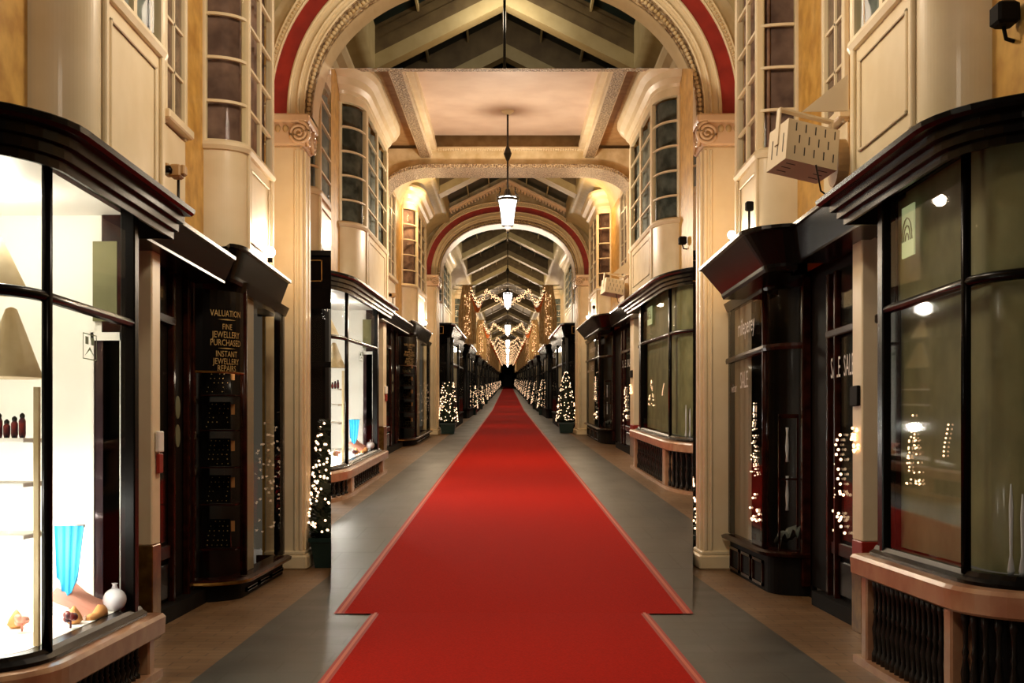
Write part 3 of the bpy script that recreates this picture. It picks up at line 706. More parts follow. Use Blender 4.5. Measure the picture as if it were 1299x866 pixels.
def pilaster(ctx, s, Y, label, zr=5.33):
    x0, x1 = 2.31 if s > 0 else 2.34, 2.82
    t = thing(ctx, s, 'pilaster', (x0, Y, 0), label, 'pilaster')
    emit(ctx, s, 'shaft', MB().cbox(x0 + .03, x1, Y - .1, Y + .45, .2, zr - .36, .015), 'cream', t)
    fl = MB()
    for xx, w_ in ((x0 + .03, .04), (x0 + .1, .03)): fl.cbox(xx, xx + w_, Y - .135, Y - .1, .22, zr - .4, .008)
    for yy in (Y - .02, Y + .2): fl.cbox(x0 + .005, x0 + .03, yy, yy + .1, .22, zr - .4, .006)
    emit(ctx, s, 'fluting', fl, 'cream', t)
    emit(ctx, s, 'base', MB().cbox(x0 - .03, x1, Y - .17, Y + .5, 0, .17, .02).cbox(x0, x1, Y - .15, Y + .47, .165, .22, .015), 'cream', t)
    cap = emit(ctx, s, 'capital', MB().cbox(x0 - .06, x1 + .05, Y - .22, Y + .5, zr - .1, zr, .02).cbox(x0 + .0, x1 + .02, Y - .17, Y + .46, zr - .36, zr - .08, .02), 'pink_cream', t)
    mb = MB(); x = x0 + .22
    while x < x1: mb.ball((x, Y - .18, zr - .17), .035, 8, 6, 1.3); x += .09
    o = emit(ctx, s, 'egg_and_dart', mb, 'cream_matte', t); sub(o, cap)
    for (cx_, cy_, along) in ((x0 + .06, Y - .2, 0), (x0 - .03, Y - .05, 1), (x0 - .03, Y + .34, 1)):
        mb = MB(); pts = []; rad = []
        for i in range(46):
            a = i / 45 * 5.2 * PI; r_ = .125 * (1 - i / 46) + .012
            u, v = r_ * math.cos(a + PI / 2), r_ * math.sin(a + PI / 2)
            pts.append((cx_ + u, cy_, zr - .23 + v) if not along else (cx_, cy_ + u, zr - .23 + v)); rad.append(.022 * (1 - .4 * i / 46))
        mb.tube(pts, rad, 6); 
        o = emit(ctx, s, 'volute', mb, 'pink_cream', t); sub(o, cap)
        disc = [(cx_ + .12 * math.cos(a), cy_ + .01, zr - .23 + .12 * math.sin(a)) if not along else (cx_ + .01, cy_ + .12 * math.cos(a), zr - .23 + .12 * math.sin(a)) for a in [k * PI / 10 for k in range(20)]]
        d2 = [(p[0], p[1] + .1, p[2]) if not along else (p[0] + .1, p[1], p[2]) for p in disc]
        o = emit(ctx, s, 'volute_core', MB().loft([disc, d2], True, True), 'tan', t); sub(o, cap)

# ------------------------------------------------------------------ glazed roof
ONES = ['first', 'second', 'third', 'fourth', 'fifth', 'sixth', 'seventh', 'eighth', 'ninth', 'tenth', 'eleventh', 'twelfth', 'thirteenth', 'fourteenth', 'fifteenth', 'sixteenth', 'seventeenth', 'eighteenth', 'nineteenth', 'twentieth'] + ['twenty-' + q for q in ('first', 'second', 'third', 'fourth', 'fifth', 'sixth', 'seventh', 'eighth', 'ninth')]
def roof(ctx, ya, yb, trusses, tagname, skin='roof_glass'):
    g_ = MB()
    for sx in (-1, 1): g_.quad((0, ya, 8.74), (0, yb, 8.74), (sx * 2.2, yb, 7.64), (sx * 2.2, ya, 7.64))
    r = struct(ctx, 1, 'ceiling', g_, skin)
    b = MB()
    for sx in (-1, 1):
        for x in (.62, 1.3): b.box(sx * x - .015, sx * x + .015, ya, yb, 8.62 - .5 * x, 8.72 - .5 * x)
    struct(ctx, 1, 'roof_bars', b, 'beam_cream', r)
    b = MB().box(-.04, .04, ya, yb, 8.58, 8.72); struct(ctx, 1, 'ridge_beam', b, 'beam_cream', r)
    for s in (-1, 1):
        pr = [(2.82, 6.25), (2.78, 6.45), (2.66, 6.68), (2.48, 6.88), (2.28, 7.02), (2.1, 7.1), (1.95, 7.13), (1.95, 7.3), (1.95, 7.95)]
        cv = MB().loft([[(x, y, z) for x, z in pr] for y in (ya, yb)], False, smooth=True)
        struct(ctx, s, 'cove', cv, 'beam_cream', r)
    for k, y in enumerate(trusses):
        t = thing(ctx, 1, 'roof_truss', (0, y, 8.1), '%s cream chevron roof truss beyond %s, %s' % (ONES[k], tagname, ctx.where.replace('in the ', 'in ')), 'roof truss', 'roof trusses ' + ctx.where)
        ch = MB(); bd = MB()
        for sx in (-1, 1):
            for (m_, lo, hi, d) in ((ch, 8.08, 8.31, .28), (bd, 8.31, 8.76, .12)):
                xe = 1.97
                m_.add([(0, y, lo), (sx * xe, y, lo - .5 * xe), (sx * xe, y, hi - .5 * xe), (0, y, hi), (0, y + d, lo), (sx * xe, y + d, lo - .5 * xe), (sx * xe, y + d, hi - .5 * xe), (0, y + d, hi)],
                       [(0, 1, 2, 3), (4, 7, 6, 5), (0, 4, 5, 1), (3, 2, 6, 7), (1, 5, 6, 2)])
            for q in (.18, .33): bd.add([(0, y - .012, 8.31 + q), (sx * 1.95, y - .012, 7.335 + q), (sx * 1.95, y - .012, 7.355 + q), (0, y - .012, 8.33 + q)], [(0, 1, 2, 3)])
        emit(ctx, 1, 'chord', ch, 'beam_cream', t); emit(ctx, 1, 'boarding', bd, 'boards', t)

# ------------------------------------------------------------------ lantern, tree, drape (uniformly scaled)
def lantern_at(ctx, y, ztop, label, body=True, light=0):
    z = 5.19
    t = thing(ctx, 1, 'hanging_lantern', (0, y, z), label, 'lantern', 'lanterns ' + ctx.where)
    rd = MB().tube([(0, y, z + .42), (0, y, ztop)], .02, 8)
    emit(ctx, 1, 'rod', rd, 'iron', t, True)
    emit(ctx, 1, 'rod_ornament', MB().lathe((0, y, z + 1.02), [(.02, 0), (.05, .06), (.085, .16), (.05, .26), (.02, .32)], 8, False), 'iron', t, True)
    emit(ctx, 1, 'ceiling_rose', MB().lathe((0, y, ztop - .05), [(.04, -.03), (.11, .02), (.14, .05)], 16), 'cream', t, True)
    if body:
        emit(ctx, 1, 'lantern_glass', MB().lathe((0, y, z), [(.03, -.30), (.13, -.27), (.17, 0), (.215, .2), (.2, .27), (.12, .30)], 6, False, PI / 6), 'lantern_glass', t, True)
        fr = MB()
        for k in range(6):
            a = PI / 3 * k + PI / 6; c, s_ = math.cos(a), math.sin(a)
            fr.tube([(.135 * c, y + .135 * s_, z - .28), (.178 * c, y + .178 * s_, z), (.222 * c, y + .222 * s_, z + .21)], .008, 5)
            fr.tube([(.22 * c, y + .22 * s_, z + .21), (.26 * c, y + .26 * s_, z + .3), (.2 * c, y + .2 * s_, z + .33), (.17 * c, y + .17 * s_, z + .43), (.2 * c, y + .2 * s_, z + .47)], .01, 5)
        fr.lathe((0, y, z), [(.13, -.31), (.06, -.34), (.02, -.42), (.03, -.45), (.005, -.48)], 10)
        emit(ctx, 1, 'lantern_frame', fr, 'iron', t, True)
        emit(ctx, 1, 'crown', MB().lathe((0, y, z), [(.23, .2), (.245, .23), (.12, .3), (.08, .34), (.05, .44), (.02, .46)], 12), 'iron', t, True)
    return t

def tree_meshes(seed, h=1.75, r=.3, nb=190, lowshape=False):
    rnd = random.Random(seed)
    pl = MB()
    w0, w1, H = .21, .26, .36
    rings = []
    for (w_, z) in ((w0, 0), (w1, H - .05), (w1 + .02, H - .05), (w1 + .02, H), (w1 - .02, H), (w1 - .03, H - .05)):
        rings.append([(-w_, -w_, z), (w_, -w_, z), (w_, w_, z), (-w_, w_, z)])
    pl.loft(rings, True, True)
    fo = MB()
    def rad(v): return r * (1 - v) ** .6 if not lowshape else r * (1 - .45 * v)
    # inner body
    fo.lathe((0, 0, H - .02), [(rad(v) * .75 + .01, v * (h - H)) for v in [k / 8 for k in range(9)]], 12)
    for i in range(1500):
        v = rnd.random() ** 1.25; a = rnd.random() * 2 * PI; rr = rad(v) * (.72 + .32 * rnd.random()); z = H + v * (h - H)
        c = Vector((rr * math.cos(a), rr * math.sin(a), z)); d = Vector((math.cos(a + rnd.uniform(-.7, .7)), math.sin(a + rnd.uniform(-.7, .7)), rnd.uniform(-.2, .9))).normalized() * .06
        u = d.cross(Vector((rnd.random() - .5, rnd.random() - .5, 1))).normalized() * .014
        fo.add([tuple(c - u), tuple(c + d * .5 - u * 1.4), tuple(c + d), tuple(c + d * .5 + u * 1.4), tuple(c + u)], [(0, 1, 2, 3, 4)])
    li = MB()
    for i in range(nb):
        v = rnd.random() ** 1.3; a = rnd.random() * 2 * PI; rr = rad(v) * 1.06 + .015; z = H + .06 + v * (h - H - .02)
        li.ball((rr * math.cos(a), rr * math.sin(a), z), .0145, 6, 4)
    return pl, fo, li
TREE = {}
def tree(ctx, s, x, y, label, variant=0, big=1.0):
    key = (variant,)
    if ctx.mode == 'outside' or key not in TREE:
        pl, fo, li = tree_meshes(variant + 3, 1.75 if variant == 0 else 2.1, .31 if variant == 0 else .33, lowshape=(variant == 0))
        t = thing(ctx, s, 'potted_tree', (x, y, 0), label, 'potted tree', 'lit trees in planters ' + ctx.where)
        mv = lambda mb: setattr(mb, 'v', [(p[0] + x, p[1] + y, p[2]) for p in mb.v]) or mb
        emit(ctx, s, 'planter', mv(pl), 'planter', t, True); emit(ctx, s, 'foliage', mv(fo), 'foliage', t, True, kind='stuff'); emit(ctx, s, 'fairy_lights', mv(li), 'bulb', t, True, kind='stuff')
        if ctx.mode == 'inside': TREE[key] = t
        return t
    src = TREE[key]
    t = thing(ctx, s, 'potted_tree', (x, y, 0), label, 'potted tree', 'lit trees in planters ' + ctx.where)
    t.rotation_euler = (0, 0, y)
    if big != 1: t.scale = (big,) * 3
    for ch in src.children:
        c = ch.copy(); c.parent = t; C.objects.link(c)
    return t

DR = {}
def drape(ctx, s, y, label, glabel, ord_):
    """gold tulle curtain with lights, and half of the lit garland"""
    x0, x1, zt, zb = 1.58, 2.46, 6.75, 3.8
    t = thing(ctx, s, 'tulle_drape', ((x0 + x1) / 2, y, zt), label, 'drape', 'gold tulle drapes ' + ctx.where)
    rings = []
    for i in range(15):
        v = i / 14; w_ = .55 + .45 * min(1, v * 2.2); row = []
        for j in range(25):
            u = j / 24 - .5
            row.append(((x0 + x1) / 2 + u * (x1 - x0) * w_, y + (.07 * math.sin(j * 1.7) + .02 * math.sin(j * .6 + v * 3)), zt + (zb - zt) * v + (.03 * math.sin(j) if i == 14 else 0)))
        rings.append(row)
    emit(ctx, s, 'tulle', MB().loft(rings, False, smooth=True), 'tulle', t, True)
    li = MB(); rnd = random.Random(int(y))
    for i in range(60):
        li.ball(((x0 + x1) / 2 + rnd.choice((-.12, .0, .1)) + rnd.gauss(0, .03), y - .12, zb + .3 + rnd.random() * (zt - zb - .6)), .017, 6, 4)
    emit(ctx, s, 'fairy_lights', li, 'bulb_far', t, True)
    g = thing(ctx, s, 'garland', (1.0, y, 6.3), glabel, 'garland', 'lit garlands ' + ctx.where)
    pts = []
    for i in range(33):
        u = i / 32
        if u < .55: k = u / .55; x = 1.8 - k * .72; z = 6.45 - .62 * math.sin(PI * k) ** .9 + .03 * k
        else: k = (u - .55) / .45; x = 1.08 - k * .85; z = 6.48 - .62 * k ** .8
        pts.append((x, y - .05, z))
    fo = MB(); lg = MB(); rnd = random.Random(5)
    fo.tube(pts, .085, 6)
    for p in pts:
        for q in range(9):
            a = rnd.random() * 2 * PI; d = Vector((rnd.uniform(-.6, .6), math.cos(a), math.sin(a))).normalized()
            c = Vector(p) + d * .06; u = d.cross(Vector((1, .2, 0))).normalized() * .025
            fo.add([tuple(c - u), tuple(c + d * .12), tuple(c + u)], [(0, 1, 2)])
        for q in range(9):
            a = rnd.random() * 2 * PI
            lg.ball((p[0] + rnd.uniform(-.05, .05), p[1] - abs(.13 * math.cos(a)), p[2] + .2 * rnd.random() * math.sin(a)), .015, 6, 4)
    emit(ctx, s, 'greenery', fo, 'foliage', g, True); emit(ctx, s, 'fairy_lights', lg, 'bulb_far', g, True)
    rings = []
    for i in range(15):
        k = i / 14; x = 1.78 - k * .66; z = 6.32 - .78 * math.sin(PI * k) ** .8 + .05 * k; row = []
        for j in range(7): row.append((x + .01 * j, y - .08 + .05 * math.sin(j * 2 + i), z + .05 - j * .045 * math.sin(PI * min(1, max(.12, k)))))
        rings.append(row)
    emit(ctx, s, 'orange_swag', MB().loft(rings, False, smooth=True), 'tulle_orange', g, True)

# ------------------------------------------------------------------ shops beyond the arch
def far_shop(ctx, s, ya, n, simple=False):
    ordn = ['first', 'second', 'third', 'fourth', 'fifth', 'sixth', 'seventh', 'eighth', 'ninth', 'tenth', 'eleventh', 'twelfth', 'thirteenth', 'fourteenth'][n]
    lab = '%s black shopfront past the white arch on the %s, %s' % (ordn, side(s), ctx.where)
    t = thing(ctx, s, 'shop_front', (2.05, ya, 0), lab, 'shopfront', 'black shopfronts past the arch ' + ctx.where)
    L_ = 4.3; path = [(2.85, ya + .0), (2.15, ya + .05), (2.05, ya + .35), (2.05, ya + L_ - .35), (2.15, ya + L_ - .05), (2.85, ya + L_)]
    emit(ctx, s, 'base_panel', MB().sweep(path, [(0, 0), (0, .45), (.05, .47), (.05, .52), (-.1, .52), (-.1, 0)], True), 'black_panel', t)
    emit(ctx, s, 'top_rail', MB().sweep(path, [(-.02, 3.2), (.06, 3.45), (-.05, 3.45), (-.05, 3.2)], True), 'black', t)
    emit(ctx, s, 'transom', MB().sweep(path, [(.02, 2.45), (.02, 2.52), (-.04, 2.52), (-.04, 2.45)], True), 'black', t)
    for q in ((2.72, 2.84, ya - .04, ya + .03), (2.1, 2.2, ya, ya + .1), (2.01, 2.08, ya + .32, ya + .4), (2.01, 2.08, ya + L_ / 2 - .04, ya + L_ / 2 + .04)):
        emit(ctx, s, 'window_post', MB().cbox(*q, .5, 3.4, .01), 'black', t)
    emit(ctx, s, 'window_pane', MB().sweep(path, [(-.01, .52), (-.01, 3.2)], False), 'glass', t)
    emit(ctx, s, 'window_back', MB().sweep(off_path(path, -.25), [(0, .5), (0, 3.4)], False), 'black_panel', t)
    emit(ctx, s, 'pale_blind', MB().box(2.1, 2.12, ya + .45, ya + L_ / 2 - .1, 2.55 if n % 2 else 1.6, 3.2), 'blind_pale', t)
    cpath = [(2.95, ya - .12), (2.05, ya - .08), (1.95, ya + .1), (1.95, ya + L_ - .1), (2.6, ya + L_)]
    emit(ctx, s, 'cornice', MB().sweep(cpath, [(-.12, 3.42), (-.1, 3.5), (0, 3.84), (.04, 3.86), (.04, 3.92), (-.4, 3.92), (-.4, 3.42)], True), 'black', t)
    if n == 0:
        b = MB()
        for q in ((2.3, 2.7, 3.52, 3.53), (2.3, 2.7, 3.78, 3.79), (2.3, 2.31, 3.52, 3.79)): b.box(q[0], q[1], ya - .2, ya - .17, q[2], q[3])
        emit(ctx, s, 'gilt_outline', b, 'brass', t)
def far_door(ctx, s, ya, n):
    d = struct(ctx, s, 'door_%d' % (3 + 2 * n + (s > 0)), MB().box(2.7, 2.76, ya, ya + 2.45, 0, 3.3), 'black_panel')
    struct(ctx, s, 'door_frame', MB().cbox(2.62, 2.7, ya + .5, ya + .6, 0, 3.0, .01).cbox(2.62, 2.7, ya + 1.8, ya + 1.9, 0, 3.0, .01).cbox(2.62, 2.7, ya + .5, ya + 1.9, 2.6, 2.7, .01).box(2.5, 2.8, ya, ya + 2.45, 3.3, 3.6), 'black', d)

# ================================================================== build
PLF = dict(Xg=2.30, Xs=2.20, y0=5.92, y1=7.26, ye=7.47, zs=.41, zg0=.47, zg1=2.94, zt=2.226, zc=3.06, Xc=2.08, yc=7.72,
           Xf=2.5, zf0=2.93, zf1=3.17, y2=10.6, post=(2.64, 8.86, 9.07), Xd=2.9, tr=2.5, ym=10.2,
           X2=2.5, y20=11.4, y21=13.45, zl=.14, z2=3.02, zt2=2.4, Xt=2.40, Xb=2.50, zc0=3.0, zc1=3.3, ycs=11.1, yce=13.1)
PRT = dict(Xg=2.50, Xs=2.39, y0=6.38, y1=7.73, ye=7.96, zs=.744, zg0=.81, zg1=3.1, zt=2.36, zc=3.20, Xc=2.20, yc=8.05,
           Xf=2.55, zf0=3.07, zf1=3.38, y2=10.3, post=(2.78, 9.2, 9.45), Xd=2.95, tr=2.42, ym=10.62,
           X2=2.6, y20=11.85, y21=13.75, zl=.36, z2=3.1, zt2=2.40, Xt=2.15, Xb=2.36, zc0=3.06, zc1=3.4, ycs=10.75, yce=12.75)

def near(ctx):
    W = ctx.where; ins = ctx.mode == 'inside'; sf = '_inset' if ins else ''
    ynear = 2.6 if not ins else 2.7
    yend = 16.5 if not ins else 135
    # floor
    ys = [ynear, 10, 30, yend] if ins else [ynear, 8, 16.5]
    def strip(x0, x1, z): 
        m_ = MB()
        for a, b in zip(ys, ys[1:]): m_.quad((x0, a, z), (x1, a, z), (x1, b, z), (x0, b, z))
        return m_
    fl = emit(ctx, 1, 'floor', strip(-1.96, 2.13, 0), 'grey_tile' + sf, clip=ins); fl['kind'] = 'structure'
    for a, b in ((-3.6, -1.96), (2.13, 3.6)):
        o = emit(ctx, 1, 'floor', strip(a, b, .0), 'tan_tile' + sf, clip=ins); o['kind'] = 'structure'
    xl, xr = (-1.155, 1.25) if not ins else (-1.16, 1.24)
    ce = 10.32 if not ins else 124
    cy = [ynear, ce] if not ins else [ynear, 10, 30, ce]
    def cstrip(x0, x1, z, x0b=None, x1b=None):
        m_ = MB()
        for a, b in zip(cy, cy[1:]): m_.quad((x0, a, z), (x1, a, z), (x1, b, z), (x0, b, z)); 
        m_.quad((x0, ynear, z), (x1, ynear, z), (x1, ynear, 0), (x0, ynear, 0))
        return m_
    ct = thing(ctx, 1, 'carpet', (0, 5, 0), 'long red carpet runner down the middle of floor ' + W, 'carpet')
    emit(ctx, 1, 'carpet_pile', cstrip(xl + .07, xr - .07, .012), 'carpet_red', ct)
    for a, b in ((xl, xl + .07), (xr - .07, xr)):
        emit(ctx, 1, 'carpet_border', cstrip(a, b, .010), 'carpet_edge_dark', ct)
        mid = (a + b) / 2
        emit(ctx, 1, 'border_stripe', cstrip(mid - .012, mid + .012, .0125), 'carpet_edge', ct)
    # side walls of the upper floor and back walls
    for s in (-1, 1):
        struct(ctx, s, 'wall_' + side(s), MB().box(2.8, 2.95, 4.3, 14.0, 3.15, 7.3), 'yellow')
    # shops
    bow_shop(ctx, -1, PLF); bow_shop(ctx, 1, PRT)
    for s, P in ((-1, PLF), (1, PRT)):
        doorway(ctx, s, P); dark_shop(ctx, s, P)
        d = 0 if s < 0 else -.15
        upper_bay(ctx, s, 6.94 + d, 7.2 + d, 8.41 + d, 2.45, 2.8, P['zf1'] - .01, 4.27, 6.3, 2, 5, 'cream bow window above the %s bow shop %s' % (side(s), W), 'curtain_blue')
        upper_bay(ctx, s, 11.0 - d * 2, 11.25 - d, 12.4, 2.45, 2.8, P['zc1'] - .01, 4.27, 6.3, 2, 5, 'cream bow window above the %s black shop %s' % (side(s), W))
        wall_window(ctx, s, 2.8, 9.66, 10.2, 4.2, 6.2, 'narrow cream sash window between the %s bow windows %s' % (side(s), W))
        pilaster(ctx, s, 14.0, 'fluted cream %s pilaster with scrolled capital %s' % (side(s), W))
    arch(ctx, 14.0, 'wide white arch with a red painted band ' + W)
    # small fittings
    t = thing(ctx, -1, 'security_camera', (2.62, 9.5, 3.25), 'small security camera on a stalk above left doorway ' + W, 'camera')
    emit(ctx, -1, 'stalk', MB().tube([(2.62, 9.5, 3.24), (2.62, 9.5, 3.62)], .012, 8).lathe((2.62, 9.5, 3.24), [(.04, 0), (.04, .02)], 10), 'iron', t, True)
    emit(ctx, -1, 'camera_body', MB().cbox(2.57, 2.66, 9.36, 9.5, 3.6, 3.7, .012).cbox(2.54, 2.58, 9.38, 9.48, 3.62, 3.7, .01).cbox(2.66, 2.71, 9.36, 9.5, 3.62, 3.71, .01), 'tan', t, True)
    emit(ctx, -1, 'camera_lens', MB().lathe((2.66, 9.35, 3.65), [(.03, -.03), (.035, 0), (.02, .03)], 10), 'black', t, True)
    t = thing(ctx, 1, 'spot_lamp', (2.8, 6.5, 3.8), 'small black spot lamp on yellow wall above dark window ' + W, 'lamp')
    emit(ctx, 1, 'lamp_head', MB().cbox(2.66, 2.78, 6.36, 6.5, 3.76, 3.88, .015), 'black_panel', t, True)
    emit(ctx, 1, 'lamp_bracket', MB().tube([(2.72, 6.45, 3.77), (2.74, 6.46, 3.7), (2.8, 6.5, 3.7)], .012, 6), 'black_panel', t, True)
    t = thing(ctx, 1, 'floodlight_fixture', (2.25, 11.6, 3.4), 'tiny black lamp on upright stalk over right black shop ' + W, 'lamp')
    emit(ctx, 1, 'stalk', MB().tube([(2.4, 11.6, 3.38), (2.4, 11.6, 3.78)], .012, 6), 'black_panel', t, True)
    emit(ctx, 1, 'lamp_head', MB().cbox(2.36, 2.44, 11.55, 11.62, 3.76, 3.85, .01), 'black_panel', t, True)
    heater(ctx)
    # bulbs by the pilasters
    for s, q in ((-1, (2.38, 12.0, 3.42)), (1, (2.2, 11.45, 3.5))):
        t = thing(ctx, s, 'bulb_lamp', (q[0], q[1], 3.3), 'bare glowing bulb on %s black cornice near pilaster %s' % (side(s), W), 'lamp')
        emit(ctx, s, 'bulb', MB().ball(q, .055 if s < 0 else .04, 12, 8), 'bulb_hot', t, True)
        emit(ctx, s, 'bulb_socket', MB().lathe((q[0], q[1], q[2] - .1), [(.025, 0), (.025, .06)], 8), 'black_panel', t, True)
        k2 = 1 if not ins else 5.5
        lamp(ctx.T(s * (q[0] - .06), q[1] + .1, q[2] + .12), 3 * k2, .05)
        lamp(ctx.T(s * 2.15, 12.9, 3.8), 22 * k2, .1, (1, .74, .46))
        lamp(ctx.T(s * 1.3, 10.05, 3.55), 4 * k2, .05)
    if ins: near_ceiling(ctx)

def heater(ctx):
    """white slotted box hanging from its bracket by the right bow window"""
    c = Vector((2.12, 8.4, 3.56))
    t = thing(ctx, 1, 'loudspeaker_box', (2.3, 8.4, 3.3), 'tilted white slotted metal box hanging from bracket above dark window ' + ctx.where, 'loudspeaker')
    a = math.radians(9)
    ya_ = math.radians(14)
    ux = Vector((math.cos(a) * math.cos(ya_), math.cos(a) * math.sin(ya_), -math.sin(a))); tz = math.radians(-10)
    uz = Vector((math.sin(a), -math.sin(tz), math.cos(tz) * math.cos(a))); uz = (uz - ux * uz.dot(ux)).normalized(); uy = uz.cross(ux).normalized()
    def P(u, v, w_): return tuple(c + ux * u + uy * v + uz * w_)
    def obox(mb, u0, u1, v0, v1, w0, w1):
        vs = [P(u, v, w_) for u in (u0, u1) for v in (v0, v1) for w_ in (w0, w1)]
        return mb.add(vs, [(0, 1, 3, 2), (4, 6, 7, 5), (0, 4, 5, 1), (2, 3, 7, 6), (0, 2, 6, 4), (1, 5, 7, 3)])
    hw, hd, hh = .2, .14, .15
    emit(ctx, 1, 'metal_case', obox(MB(), -hw, hw, -hd, hd, -hh, hh), 'white_box', t, True)
    sl = MB()
    for i in range(5):
        for j in range(3):
            u = -hw + .06 + i * .075 + (.03 if j == 1 else 0)
            if u < hw - .02: obox(sl, u, u + .008, -hd - .002, -hd + .01, -hh + .05 + j * .085, -hh + .11 + j * .085)
    for j in range(3): 
        obox(sl, -hw + .04, -hw + .11, -hd + .06 + j * .07, -hd + .068 + j * .07, -hh - .002, -hh + .01)
        obox(sl, hw - .11, hw - .04, -hd + .06 + j * .07, -hd + .068 + j * .07, -hh - .002, -hh + .01)
        obox(sl, -hw - .002, -hw + .01, -hd + .05 + .08 * j, -hd + .06 + .08 * j, -.08, .06)
    emit(ctx, 1, 'slot', sl, 'dark_slot', t, True)
    y = MB()
    obox(y, -hw - .012, -hw, -.02, .03, .0, hh + .12); obox(y, hw, hw + .012, -.02, .03, .0, hh + .12); obox(y, -hw - .012, hw + .012, -.02, .03, hh + .115, hh + .13)
    emit(ctx, 1, 'yoke', y, 'white_box', t, True)
    dk = [[(c.x + .24 + dx, c.y + .1 + .15 * math.cos(k * PI / 12), c.z - .06 + .17 * math.sin(k * PI / 12)) for k in range(24)] for dx in (0, .08)]
    emit(ctx, 1, 'round_back', MB().loft(dk, True, True), 'tan', t, True)
    emit(ctx, 1, 'cable', MB().tube([P(.03, -hd - .01, -hh + .0), (c.x + .1, c.y - .1, c.z - .3), (c.x + .18, c.y - .05, c.z - .34), (c.x + .28, c.y, c.z - .3)], .007, 6), 'iron', t, True)
    b = thing(ctx, 1, 'wall_bracket', (2.45, 8.4, 3.9), 'grey triangular wall bracket plate beside the slotted white box ' + ctx.where, 'bracket')
    x0, z0 = c.x + .04, c.z + .29
    tri = [(c.x + .0, c.y + .02, z0), (2.44, c.y, z0), (2.44, c.y, z0 + .26)]
    emit(ctx, 1, 'bracket_plate', MB().loft([tri, [(p[0], p[1] + .02, p[2]) for p in tri]], True, True), 'white_box', b, True)

def near_ceiling(ctx):
    W = ctx.where
    c = struct(ctx, 1, 'ceiling', MB().box(-1.75, 1.75, 5.6, 9.4, 7.25, 7.35), 'ceiling_pink')
    for s in (-1, 1):
        struct(ctx, s, 'ceiling', MB().box(1.9, 2.95, 5.6, 9.4, 7.02, 7.12), 'tan')
        bt = thing(ctx, s, 'ceiling_beam', (1.84, 7.5, 6.74), 'carved cream beam along %s side of flat ceiling %s' % (side(s), W), 'beam')
        emit(ctx, s, 'beam_body', MB().box(1.71, 1.97, 6.85, 9.42, 6.75, 7.2), 'cream', bt)
        emit(ctx, s, 'carved_underside', MB().box(1.75, 1.95, 6.85, 9.42, 6.735, 6.75), 'carved_fine', bt)
        emit(ctx, s, 'inner_moulding', MB().box(1.6, 1.71, 6.85, 9.4, 6.9, 7.05).box(1.64, 1.71, 6.85, 9.4, 7.05, 7.25), 'cream', bt)
        mb = MB(); y = 6.9
        while y < 9.35: mb.ball((1.7, y, 6.77), .018, 6, 4); y += .045
        emit(ctx, s, 'beading', mb, 'cream', bt)
    # near cross beam whose underside shows as the top strip
    cb = thing(ctx, 1, 'ceiling_beam', (0, 6.8, 6.74), 'carved cross beam at the very top of the inset arcade', 'beam')
    emit(ctx, 1, 'beam_body', MB().box(-2.85, 2.85, 6.0, 6.86, 6.745, 7.2), 'cream_matte', cb)
    emit(ctx, 1, 'carved_underside', MB().box(-2.8, 2.8, 6.5, 6.84, 6.73, 6.745), 'carved_fine', cb)
    # cross wall with the wide flat arch
    cw = thing(ctx, 1, 'flat_arch', (0, 9.4, 6.5), 'wide flat cream arch with rounded ends across the arcade ' + W, 'arch')
    edge = [(-2.82, 5.2), (-2.8, 5.95)] + [(-2.8 + 1.05 * (1 - math.cos(a)), 5.95 + .55 * math.sin(a)) for a in [k * PI / 20 for k in range(1, 11)]]
    edge = edge + [(-x, z) for x, z in reversed(edge)]
    rg = [[(x, 9.4, z), (x, 9.4, 6.95)] for x, z in edge]
    emit(ctx, 1, 'arch_face', MB().loft(rg, False).loft([[(x, 9.75, z), (x, 9.75, 7.9)] for x, z in edge], False), 'cream_matte', cw)
    emit(ctx, 1, 'upper_face', MB().box(-2.85, 2.85, 9.5, 9.6, 6.9, 7.4), 'tan', cw)
    emit(ctx, 1, 'soffit_band', MB().loft([[(x, 9.38, z + .0), (x, 9.38, z + .07), (x, 9.34, z + .07), (x, 9.34, z - .01), (x, 9.8, z - .01)] for x, z in edge], False), 'carved_fine', cw)
    mb = MB().box(-1.7, 1.7, 9.36, 9.42, 6.93, 6.97); x = -1.68
    while x < 1.68: mb.box(x, x + .03, 9.34, 9.38, 6.885, 6.93); x += .055
    emit(ctx, 1, 'dentils', mb, 'cream', cw)

near(OUT); near(INN)

# ---- added sheet, edge-on to the camera, keeps inset lamps off the outer roof
kT = (CY - 86.5) / F
lm = MB(); yA, yB = 11.5, 31
xL, xR = (420 - CX) / F, (879 - CX) / F
lm.quad((xL * yA, yA, EYE + kT * yA), (xR * yA, yA, EYE + kT * yA), (xR * yB, yB, EYE + kT * yB), (xL * yB, yB, EYE + kT * yB))
light_shield = struct(Ctx(T_out, 1, 'none', ''), 1, 'ceiling', lm, 'tan')  # added light blocker, not part of any ceiling
# ---- roofs
tr_o = [15.4 + 2.4 * k for k in range(6)]
roof(OUT, 9.75, 13.98, [], 'ceiling')
roof(OUT, 14.4, 30, tr_o, 'white arch')
roof(INN, 9.8, 13.98, [11.9], 'flat arch')
roof(INN, 14.4, 25, [15.4 + 2.4 * k for k in range(4)], 'white arch')
roof(INN, 25, 130, [25.2, 30, 37, 44, 52, 60, 70, 80, 95, 110], 'fourth truss', 'boards')
lantern_at(OUT, 17.1, 8.7, 'thin dark lantern rod hanging from roof beyond large arch', body=False)

ORD = ['first', 'second', 'third', 'fourth', 'fifth', 'sixth', 'seventh', 'eighth', 'ninth', 'tenth', 'eleventh', 'twelfth', 'thirteenth']
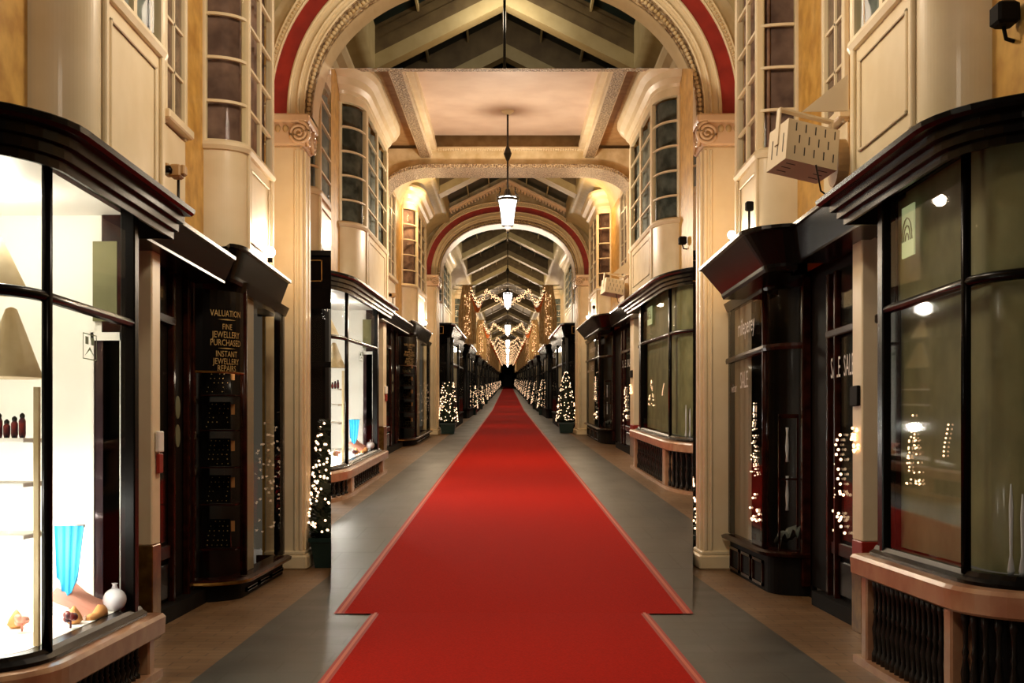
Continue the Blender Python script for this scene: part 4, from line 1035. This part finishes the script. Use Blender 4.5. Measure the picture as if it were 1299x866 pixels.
# ---- beyond the arch, outer: only what shows beside the opening
for s in (-1, 1):
    struct(OUT, s, 'wall_' + side(s), MB().box(2.8, 2.95, 14.4, 19, 0, 7.3), 'yellow')
    upper_bay(OUT, s, 15.0, 15.3, 17.4, 2.4, 2.8, 3.9, 4.72, 6.3, 2, 5, 'cream bow window just beyond the large white arch on the ' + side(s), 'curtain_blue')
    far_shop(OUT, s, 15.1, 0)
    tree(OUT, s, 2.04, 14.25 if s < 0 else 14.6, 'tree with warm fairy lights behind %s pilaster of large arcade' % side(s), 0 if s < 0 else 1)

# ---- beyond the arch, inner
for s in (-1, 1):
    m_ = MB()
    for a, b in ((14.4, 30), (30, 130)): m_.box(2.8, 2.95, a, b, 0, 7.3)
    struct(INN, s, 'wall_' + side(s), m_, 'cream_matte')
    y = 15.1
    for n in range(13):
        far_shop(INN, s, y, n); far_door(INN, s, y + 4.3, n)
        upper_bay(INN, s, y, y + .3, y + 2.4, 2.4, 2.8, 3.9, 4.72, 6.3, 2, 5, '%s cream bow window past white arch on %s, %s' % (ORD[n], side(s), INN.where), 'curtain_blue', far=True)
        y += 6.75
    for n, y in enumerate((14.25, 25, 31.5, 38, 44, 50, 57, 64, 72, 80, 92, 104, 114)):
        tree(INN, s, 2.04 if n == 0 else 2.12, y + (.3 if s > 0 and n == 0 else 0), '%s lit tree in a green planter along the %s, %s' % (ORD[n], side(s), INN.where), 0 if s < 0 else 1)
for n, y in enumerate((20.8, 31.4, 42, 48, 54, 60, 67, 74, 82, 90, 98, 108)):
    for s in (-1, 1):
        drape(INN, s, y, '%s gold tulle drape with lights from the arch, %s side' % (ORD[n], side(s)), '%s swagged garland of lights and orange tulle, %s side' % (ORD[n], side(s)), n)
    for z in (6.75, 6.55):
        o = emit(INN, 1, 'wire', MB().tube([(-2.8, y + .05, z), (2.8, y + .05, z)], .02, 6), 'iron')
        tag(o, '%s %s dark wire stretched across arcade over the garlands' % (ORD[n], 'upper' if z > 6.6 else 'lower'), 'wire', 'garland wires')
LNT = [8.58, 17.1, 25.6, 34.2, 44, 56, 70, 90]
for n, y in enumerate(LNT):
    lantern_at(INN, y, 7.25 if n == 0 else 8.7, '%s glowing glass lantern hanging down the middle, counted from the front' % ORD[n])
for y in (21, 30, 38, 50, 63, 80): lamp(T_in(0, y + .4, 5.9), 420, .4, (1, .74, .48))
# end of the arcade
e = struct(INN, 1, 'wall_back', MB().box(-3, 3, 126, 127, 0, 9), 'black_panel')
struct(INN, 1, 'door_99', MB().box(-1.2, 1.2, 125.6, 126, 0, 3.6), 'black')

# ---- lamps, plus added fill lights without fixtures
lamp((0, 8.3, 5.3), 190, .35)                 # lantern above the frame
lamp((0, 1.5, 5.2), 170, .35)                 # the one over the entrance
lamp((0, 16.6, 4.9), 60, .2, kind='SPOT', spot=math.radians(150))
lamp((0, 17.3, 7.7), 42, .25)  # added fill to lift the outer roof beyond the arch, no fixture
for n, y in enumerate(LNT):
    x_, Y_, z_ = T_in(0, y, 4.75)
    lamp((x_, Y_, z_), (620 if n == 0 else 480), .35)
for s in (-1, 1):
    for (y, z, e_) in ((11.0, 6.2, 110),):
        lamp(T_in(s * 2.0, y, z), e_, .15, (1, .66, .34))
lamp(T_in(0, 5.7, 3.2), 330, .4)  # added unseen fill that brightens the near inset carpet
lamp((0, 12.3, 6.9), 80, .3)  # added unseen fill for the outer arch and upper bays
for o in [q for q in bpy.data.objects if q.type == 'EMPTY' and 'label' in q and not q.children]:
    bpy.data.objects.remove(o)
for o in bpy.data.objects:
    for k in ('_b', '_c'):
        if k in o: del o[k]
